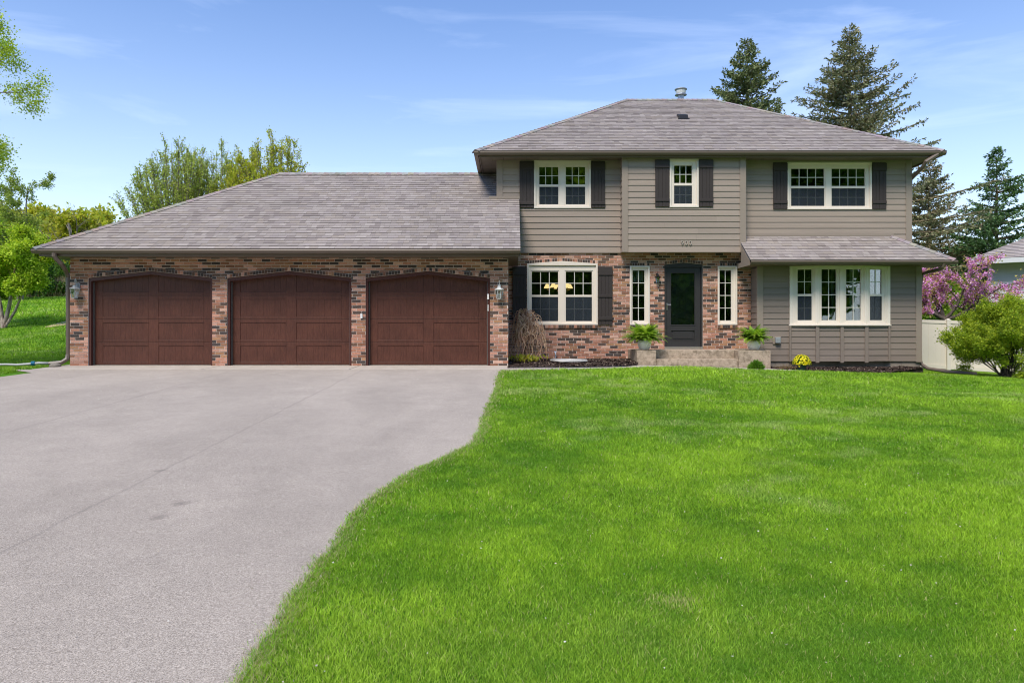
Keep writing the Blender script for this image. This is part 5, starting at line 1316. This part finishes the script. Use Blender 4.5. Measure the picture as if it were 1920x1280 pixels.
# bare soil patch on the slope
m = MB(); pxs = []
for k in range(20):
    t = 2*math.pi*k/20; x = WX(124, 28)+math.cos(t)*0.42*(1+0.15*math.sin(3*t)); y = 28+math.sin(t)*1.1; pxs.append((x, y, gzf(x, y)+0.03))
m.v = pxs; m.face(list(range(20))); o = m.build('bare_soil', mk_concrete('dry_soil', (0.48,0.33,0.19), (0.64,0.48,0.31), (0.40,0.28,0.16))); o['kind'] = 'structure'

# fence ------------------------------------------------------------------
fn = thing('vinyl_fence', 'ivory vinyl privacy fence right of the house', 'fence', (WX(1783, 22.0), 22.0, -0.4))
def fence_pt(px, D): return WX(px, D), D
FP = [(10.9, 22.9, 1.22, -0.28), (13.45, 22.05, 1.12, -0.40), (15.9, 21.2, 1.0, -0.55), (18.3, 20.4, 0.9, -0.7)]
for (xa, ya, ta, ba), (xb, yb, tb_, bb) in zip(FP[:-1], FP[1:]):
    m = MB(); n = 15; dx, dy = xb-xa, yb-ya; L = math.hypot(dx, dy); nx, ny = dy/L, -dx/L
    for i in range(n):
        u, v = (i+0.03)/n, (i+0.97)/n
        P0 = [(xa+dx*w_, ya+dy*w_) for w_ in (u, v)]; T0 = [ta+(tb_-ta)*w_-0.10 for w_ in (u, v)]; B0 = [ba+(bb-ba)*w_+0.05 for w_ in (u, v)]
        A = [(P0[0][0], P0[0][1], B0[0]), (P0[1][0], P0[1][1], B0[1]), (P0[1][0], P0[1][1], T0[1]), (P0[0][0], P0[0][1], T0[0])]
        m.hull([(q[0]-nx*-0.012, q[1]+ny*0.012, q[2]) for q in A], [(q[0]-nx*0.012, q[1]-ny*0.012, q[2]) for q in A])
    A = [(xa, ya, ba+0.05), (xb, yb, bb+0.05), (xb, yb, tb_-0.1), (xa, ya, ta-0.1)]
    m.hull([(q[0], q[1]-0.008, q[2]) for q in A], [(q[0], q[1]+0.02, q[2]) for q in A])
    m.build('fence_panel', M['vinylfence'], fn, bevel=0.003)
    for (za, zb_, w_) in ((ta, tb_, 0.10), (ba+0.14, bb+0.14, 0.12)):
        m = MB(); A = [(xa, ya, za-w_), (xb, yb, zb_-w_), (xb, yb, zb_), (xa, ya, za)]
        m.hull([(q[0], q[1]-0.03, q[2]) for q in A], [(q[0], q[1]+0.035, q[2]) for q in A]); m.build('rail', M['vinylfence'], fn)
for (xa, ya, ta, ba) in FP:
    m = MB(); m.box(xa-0.055, xa+0.055, ya-0.055, ya+0.055, ba-0.1, ta+0.0); m.lathe([(0.085, 0), (0.085, 0.02), (0.0001, 0.06)], (xa, ya, ta), 4, sq=True); m.build('post', M['vinylfence'], fn)
# neighbour house ----------------------------------------------------------
nh = thing('neighbour_house', 'pale grey sided neighbouring house at the right edge', 'house', (WX(1852, 26), 26, -0.5))
pa = v3(WX(1852, 26.0), 26.0, 0); pb = v3(22.5, 22.2, 0); d = (pb-pa); Ln = np.linalg.norm(d); d /= Ln; nn = v3(d[1], -d[0], 0)
m = MB(); z = -0.5; zt_ = 3.22
while z < zt_:
    z2 = min(z+0.115, zt_)
    A = [tuple(pa+nn*0.014+v3(0, 0, z)), tuple(pb+nn*0.014+v3(0, 0, z)), tuple(pb+v3(0, 0, z2)), tuple(pa+v3(0, 0, z2))]
    m.quad(*A); m.quad(tuple(pa+v3(0,0,z)), tuple(pb+v3(0,0,z)), A[1], A[0]); z = z2
bk2 = -nn*8
m.quad(tuple(pa+v3(0,0,-0.5)), tuple(pa+v3(0,0,zt_)), tuple(pa+bk2+v3(0,0,zt_)), tuple(pa+bk2+v3(0,0,-0.5)))
m.build('siding_wall', M['lightsiding'], nh)
m = MB(); q = pa+nn*0.0; m.hull([tuple(q+nn*0.03+v3(0,0,-0.5)), tuple(q+nn*0.03+d*0.12+v3(0,0,-0.5)), tuple(q+nn*0.03+d*0.12+v3(0,0,zt_)), tuple(q+nn*0.03+v3(0,0,zt_))], [tuple(q-nn*0.05+v3(0,0,-0.5)), tuple(q-nn*0.05+d*0.12+v3(0,0,-0.5)), tuple(q-nn*0.05+d*0.12+v3(0,0,zt_)), tuple(q-nn*0.05+v3(0,0,zt_))])
m.build('corner_board', M['whitetrim'], nh)
ov = 0.55; ea = pa-d*ov+nn*ov; eb = pb+d*ov+nn*ov; ze = 3.25; hh_ = 4.3
m = MB(); s = MB(); s.col = SHC[3]
Ra = ea+d*hh_-nn*hh_; Rb = eb-nn*hh_
slabs(m, [[(*ea[:2], ze+0.13), (*eb[:2], ze+0.13), (*Rb[:2], ze+0.13+hh_*0.5), (*Ra[:2], ze+0.13+hh_*0.5)], [(*ea[:2], ze+0.13), (*Ra[:2], ze+0.13+hh_*0.5), (*(ea-nn*2*hh_)[:2], ze+0.13)]])
nro = m.build('roof', SLAB, nh); Vd = -nn/math.hypot(1, 0.5)+v3(0, 0, 0.5/math.hypot(1, 0.5)); LL = float(np.linalg.norm(eb-ea)); vm = hh_*math.hypot(1, 0.5)
old = SHC; SHC = [tuple(min(1, c*1.25) for c in q) for q in old]
shingles(s, (ea[0], ea[1], ze+0.125), tuple(d), tuple(Vd), [[(0,0),(LL,0),(LL,vm),(hh_,vm)]], vm, 0, LL); SHC = old
s.build('shingle', M['shingle'], nro)
m = MB(); A = [ea, eb, eb-nn*0.02, ea-nn*0.02]; m.hull([tuple(q+v3(0,0,ze-0.05)) for q in A], [tuple(q+v3(0,0,ze+0.12)) for q in A]); m.build('fascia', M['whitetrim'], nh)
m = MB(); A = [ea-nn*0.021, eb-nn*0.021, eb-nn*ov, ea-nn*ov]; m.hull([tuple(q+v3(0,0,ze-0.03)) for q in A], [tuple(q+v3(0,0,ze-0.02)) for q in A]); m.build('soffit', M['whitetrim'], nh)

# trees across the street, seen only as reflections in the windows
ref = []
for i, (x, y, sc) in enumerate(((-12, -25, 2.5), (0, -28, 2.8), (12, -25, 2.6), (23, -27, 2.6), (-22, -27, 2.5), (-7, -20, 1.0), (3, -20, 1.1), (9, -20.5, 0.95), (16, -20, 1.1), (-15, -20, 1.0))):
    if i == 0:
        t = broadleaf('street_tree', 'leafy tree across the street mirrored in the window panes', 'tree', (x, y, -1.0), 101, [((0.05, 0, 1), 6.3, 0.2), ((0.5, 0.1, 1), 5.4, 0.14), ((-0.5, 0.1, 1), 5.4, 0.14), ((0.0, -0.6, 1), 5.0, 0.12)], PW, dict(per=8, spread=0.35, size=0.30, cols=GRN), 'greybark', 'trees across the street'); ref.append(t)
    else: t = copytree(ref[0]); t.location = (x, y, -1.0); t.rotation_euler = (0, 0, i*2.1)
    t.scale = (sc, sc, sc)

# ------------------------------------------------------------------ GRASS
rng = np.random.default_rng(200)
def lawn_edge_far(x):
    return np.interp(x, [-0.3, 1.2, 2.6, 3.3, 6.6, 7.0, 8.5, 9.8, 10.6, 11.2, 13], [15.42, 15.66, 16.05, 16.45, 16.55, 16.72, 16.80, 17.55, 18.0, 21.5, 22.0])
def blades(P, h, w, cols, rng, lean=1.1):
    n = len(P); a = rng.uniform(0, 2*math.pi, n); b = rng.uniform(0, 2*math.pi, n)
    L = np.stack([np.cos(a), np.sin(a), np.zeros(n)], 1)*(rng.uniform(0.05, lean, n)*h)[:, None]
    S_ = np.stack([np.cos(b), np.sin(b), np.zeros(n)], 1)*(w*0.5)[:, None]
    up = np.zeros((n, 3)); up[:, 2] = h
    p0 = P-S_; p1 = P+S_; m0 = P+up*0.55+L*0.35
    tip = P+up*0.97+L*1.0
    V1 = np.stack([p0, p1, m0+S_*0.8, m0-S_*0.8], 1); V2 = np.stack([m0-S_*0.8, m0+S_*0.8, tip+S_*0.15, tip-S_*0.15], 1)
    V = np.concatenate([V1, V2], 1).reshape(-1, 3); return V, np.repeat(cols, 2, 0)
def hashn(x, y, s, seed):
    # smooth value noise
    g_ = np.random.default_rng(seed).uniform(0, 1, (256, 256)); u = x*s+50; v = y*s+50
    i = np.floor(u).astype(int); j = np.floor(v).astype(int); fu = u-i; fv = v-j; fu = fu*fu*(3-2*fu); fv = fv*fv*(3-2*fv)
    G = lambda a, b: g_[a % 256, b % 256]
    return (G(i, j)*(1-fu)+G(i+1, j)*fu)*(1-fv)+(G(i, j+1)*(1-fu)+G(i+1, j+1)*fu)*fv
def mkgrass(y0, y1, dens, w, h, xl, xr, ok):
    A = 0; n = int(dens*(y1-y0)*(xr-xl)); x = rng.uniform(xl, xr, n); y = rng.uniform(y0, y1, n)
    k = ok(x, y); x, y = x[k], y[k]; n = len(x)
    patch = 0.34*hashn(x, y, 0.55, 1)+0.33*hashn(x, y, 1.9, 2)+0.33*hashn(x, y, 6.0, 3)
    dry = np.clip((hashn(x, y, 0.9, 4)*0.6+hashn(x, y, 3.3, 5)*0.4-0.60)*4.5, 0, 1)
    patch = np.clip((patch-0.5)*1.7+0.5, 0, 1); c = np.array([(0.145, 0.31, 0.018)])*(1-patch[:, None])+np.array([(0.38, 0.585, 0.040)])*patch[:, None]
    c = c*(1-0.35*dry[:, None])+np.array([(0.46, 0.58, 0.16)])*0.35*dry[:, None]
    dry = np.clip(dry+0.6*np.clip((4.3-y)/1.3, 0, 1)*hashn(x, y, 1.4, 8)*(y < 4.3), 0, 1); c = c*(1-0.25*dry[:, None])+np.array([(0.50, 0.58, 0.24)])*0.25*dry[:, None]
    edge = np.abs(x-ex(np.minimum(y, 15.2)))
    dead = (rng.uniform(0, 1, n) < 0.02+0.30*np.exp(-edge/0.09)*(y < 15.6)+0.05*dry)
    # straw patch in the near lawn
    dp = np.hypot((x-0.86)/0.13, (y-3.86)/0.10); dead |= rng.uniform(0, 1, n) < 0.5*np.exp(-dp**2)
    c[dead] = np.array([(0.62, 0.56, 0.26)])*rng.uniform(0.7, 1.1, (dead.sum(), 1))
    c = c*rng.uniform(0.6, 1.4, (n, 1))*np.array([1, 1, 1])
    hh = h*rng.uniform(0.55, 1.2, n)*(0.75+0.5*patch); ww = w*rng.uniform(0.7, 1.3, n)
    P = np.stack([x, y, gz(x, y)-0.006], 1); return blades(P, hh, ww, c, rng)
inlawn = lambda x, y: (x > ex(np.minimum(y, 15.3))-0.004+0.012*hashn(x, y, 9.0, 9)) & (y < lawn_edge_far(x)) & (np.abs(x) < 0.745*y+1.2)
parts = []
for y0, y1, dn, w, h in ((2.0, 3.6, 28000, 0.0025, 0.026), (3.6, 5.2, 21000, 0.0030, 0.027), (5.2, 7.5, 12000, 0.0042, 0.030), (7.5, 10.5, 5600, 0.0062, 0.035), (10.5, 14, 2600, 0.0095, 0.044), (14, 22.0, 1400, 0.0125, 0.056)):
    parts.append(mkgrass(y0, y1, dn, w, h, -2.0, 0.745*y1+1.2, inlawn))
left = lambda x, y: (x > -0.745*y-1.0) & np.where(y < 16.0, x < lx(np.minimum(y, 15.72))-0.02, x < -10.6-np.where(y > 24.5, 0, 0)) & (x < np.where(y > 25, -8.0, -10.55))
for y0, y1, dn, w, h in ((12.5, 20, 1300, 0.013, 0.065), (20, 28, 520, 0.020, 0.07), (28, 46, 230, 0.032, 0.08)):
    parts.append(mkgrass(y0, y1, dn, w, h, -0.745*y1-1.0, -8.0, left))
def edgegrass(n, y0, y1, h, w):
    y = rng.uniform(y0, y1, n); x = ex(y)+rng.normal(0.020, 0.032, n)
    c = np.array([(0.22, 0.46, 0.02)])*rng.uniform(0.6, 1.4, (n, 1)); dead = rng.uniform(0, 1, n) < 0.38
    c[dead] = np.array([(0.58, 0.50, 0.30)])*rng.uniform(0.6, 1.15, (dead.sum(), 1))
    z = np.where(x < ex(y)+0.01, -0.856+0.051*y+0.002, gz(x, y)-0.006)
    return blades(np.stack([x, y, z], 1), h*rng.uniform(0.4, 1.2, n), np.full(n, w), c, rng, 1.5)
parts += [edgegrass(9000, 2.3, 5, 0.030, 0.003), edgegrass(8000, 5, 9, 0.032, 0.005), edgegrass(5000, 9, 15.2, 0.036, 0.008)]
V = np.concatenate([p[0] for p in parts]); C = np.concatenate([p[1] for p in parts])
print('grass faces', len(C))
go = fast('lawn_grass', V, 4, M['grass'], C); tag(go, 'short bright green lawn grass with pale dry patches', 'grass', kind='stuff')
# fallen petals and seed specks on drive and lawn
n = 2400; x = rng.uniform(-12, 12, n); y = rng.uniform(2.8, 15.5, n); k = (np.abs(x) < 0.73*y+0.5) & (x > -10); x, y = x[k], y[k]; n = len(x)
onl = x > ex(y); z = np.where(onl, gz(x, y)+0.045, -0.856+0.051*y+0.018); P = np.stack([x, y, z], 1)
keep = onl | (rng.uniform(0, 1, n) < 0.45); P = P[keep]; n = len(P)
V = leaf_quads(P, np.stack([np.cos(P[:, 0]*50), np.sin(P[:, 0]*50), 0.15*np.ones(n)], 1), 0.013, 0.7, rng, 0.1)
o = fast('fallen_petals', V, 4, M['petal'], colmix(n, [(0.62,0.55,0.48), (0.70,0.66,0.62)], rng)); tag(o, 'tiny pale petals scattered over the drive and lawn', 'petals', kind='stuff')

# ------------------------------------------------------------------ LIGHT, SKY, CAMERA
EL, AZ_ = math.radians(56), math.radians(205)      # azimuth clockwise from +Y: behind the camera, a little left
wd = bpy.data.worlds.new('World'); S.world = wd; wd.use_nodes = True; nt = wd.node_tree; nt.nodes.clear()
out = nd(nt, 'ShaderNodeOutputWorld'); bg = nd(nt, 'ShaderNodeBackground'); sky = nd(nt, 'ShaderNodeTexSky'); sky.sky_type = 'NISHITA'
sky.sun_disc = False; sky.sun_elevation = EL; sky.sun_rotation = AZ_; sky.air_density = 1.3; sky.dust_density = 0.6; sky.ozone_density = 1.6
tc = nd(nt, 'ShaderNodeTexCoord'); sp = nd(nt, 'ShaderNodeSeparateXYZ'); lk(nt, tc.outputs['Generated'], sp.inputs[0])
mp = nd(nt, 'ShaderNodeMapping'); mp.inputs['Scale'].default_value = (1.0, 1.0, 6.0); mp.inputs['Rotation'].default_value = (0.0, 0.12, 0.0); lk(nt, tc.outputs['Generated'], mp.inputs['Vector'])
c1 = noise(nt, mp.outputs[0], 2.2, 6, 0.58, 0.8); c2 = noise(nt, mp.outputs[0], 0.9, 3, 0.5, 0.3)
cl = ramp(nt, mth(nt, 'ADD', mth(nt, 'MULTIPLY', c1, 0.6), mth(nt, 'MULTIPLY', c2, 0.4)), [(0.48, 0.0), (0.72, 0.30)])
skt = mixc(nt, sky.outputs[0], (0.37, 0.51, 0.75), 1.0, 'MULTIPLY'); skc = mixc(nt, skt, (6.2, 6.8, 8.0), cl)
hz = mth(nt, 'POWER', mth(nt, 'SUBTRACT', 1.0, mth(nt, 'ABSOLUTE', sp.outputs[2]), True), 5.0)
skc = mixc(nt, skc, (6.0, 6.7, 7.4), mth(nt, 'MULTIPLY', hz, 0.85))
lk(nt, skc, bg.inputs[0]); bg.inputs[1].default_value = 0.14; lk(nt, bg.outputs[0], out.inputs[0])
sl = bpy.data.lights.new('sun', 'SUN'); sl.energy = 2.5; sl.angle = math.radians(20); sl.color = (1.0, 0.93, 0.84)
so = bpy.data.objects.new('sun', sl); COL.objects.link(so)
dirv = Vector((math.sin(AZ_)*math.cos(EL), math.cos(AZ_)*math.cos(EL), math.sin(EL)))
so.rotation_euler = dirv.to_track_quat('Z', 'Y').to_euler()
cam = bpy.data.cameras.new('camera'); cam.sensor_width = 36; cam.lens = 36*F/1920; cam.shift_y = -20/1920; cam.clip_end = 3000; cam.clip_start = 0.05
co = bpy.data.objects.new('camera', cam); COL.objects.link(co); co.location = (0, 0, CZ); co.rotation_euler = (math.pi/2, 0, 0); S.camera = co
S.view_settings.view_transform = 'Standard'; S.view_settings.look = 'None'; S.view_settings.exposure = 0.86; S.view_settings.gamma = 1
S.cycles.filter_width = 1.1; S.cycles.max_bounces = 6; S.cycles.transparent_max_bounces = 12
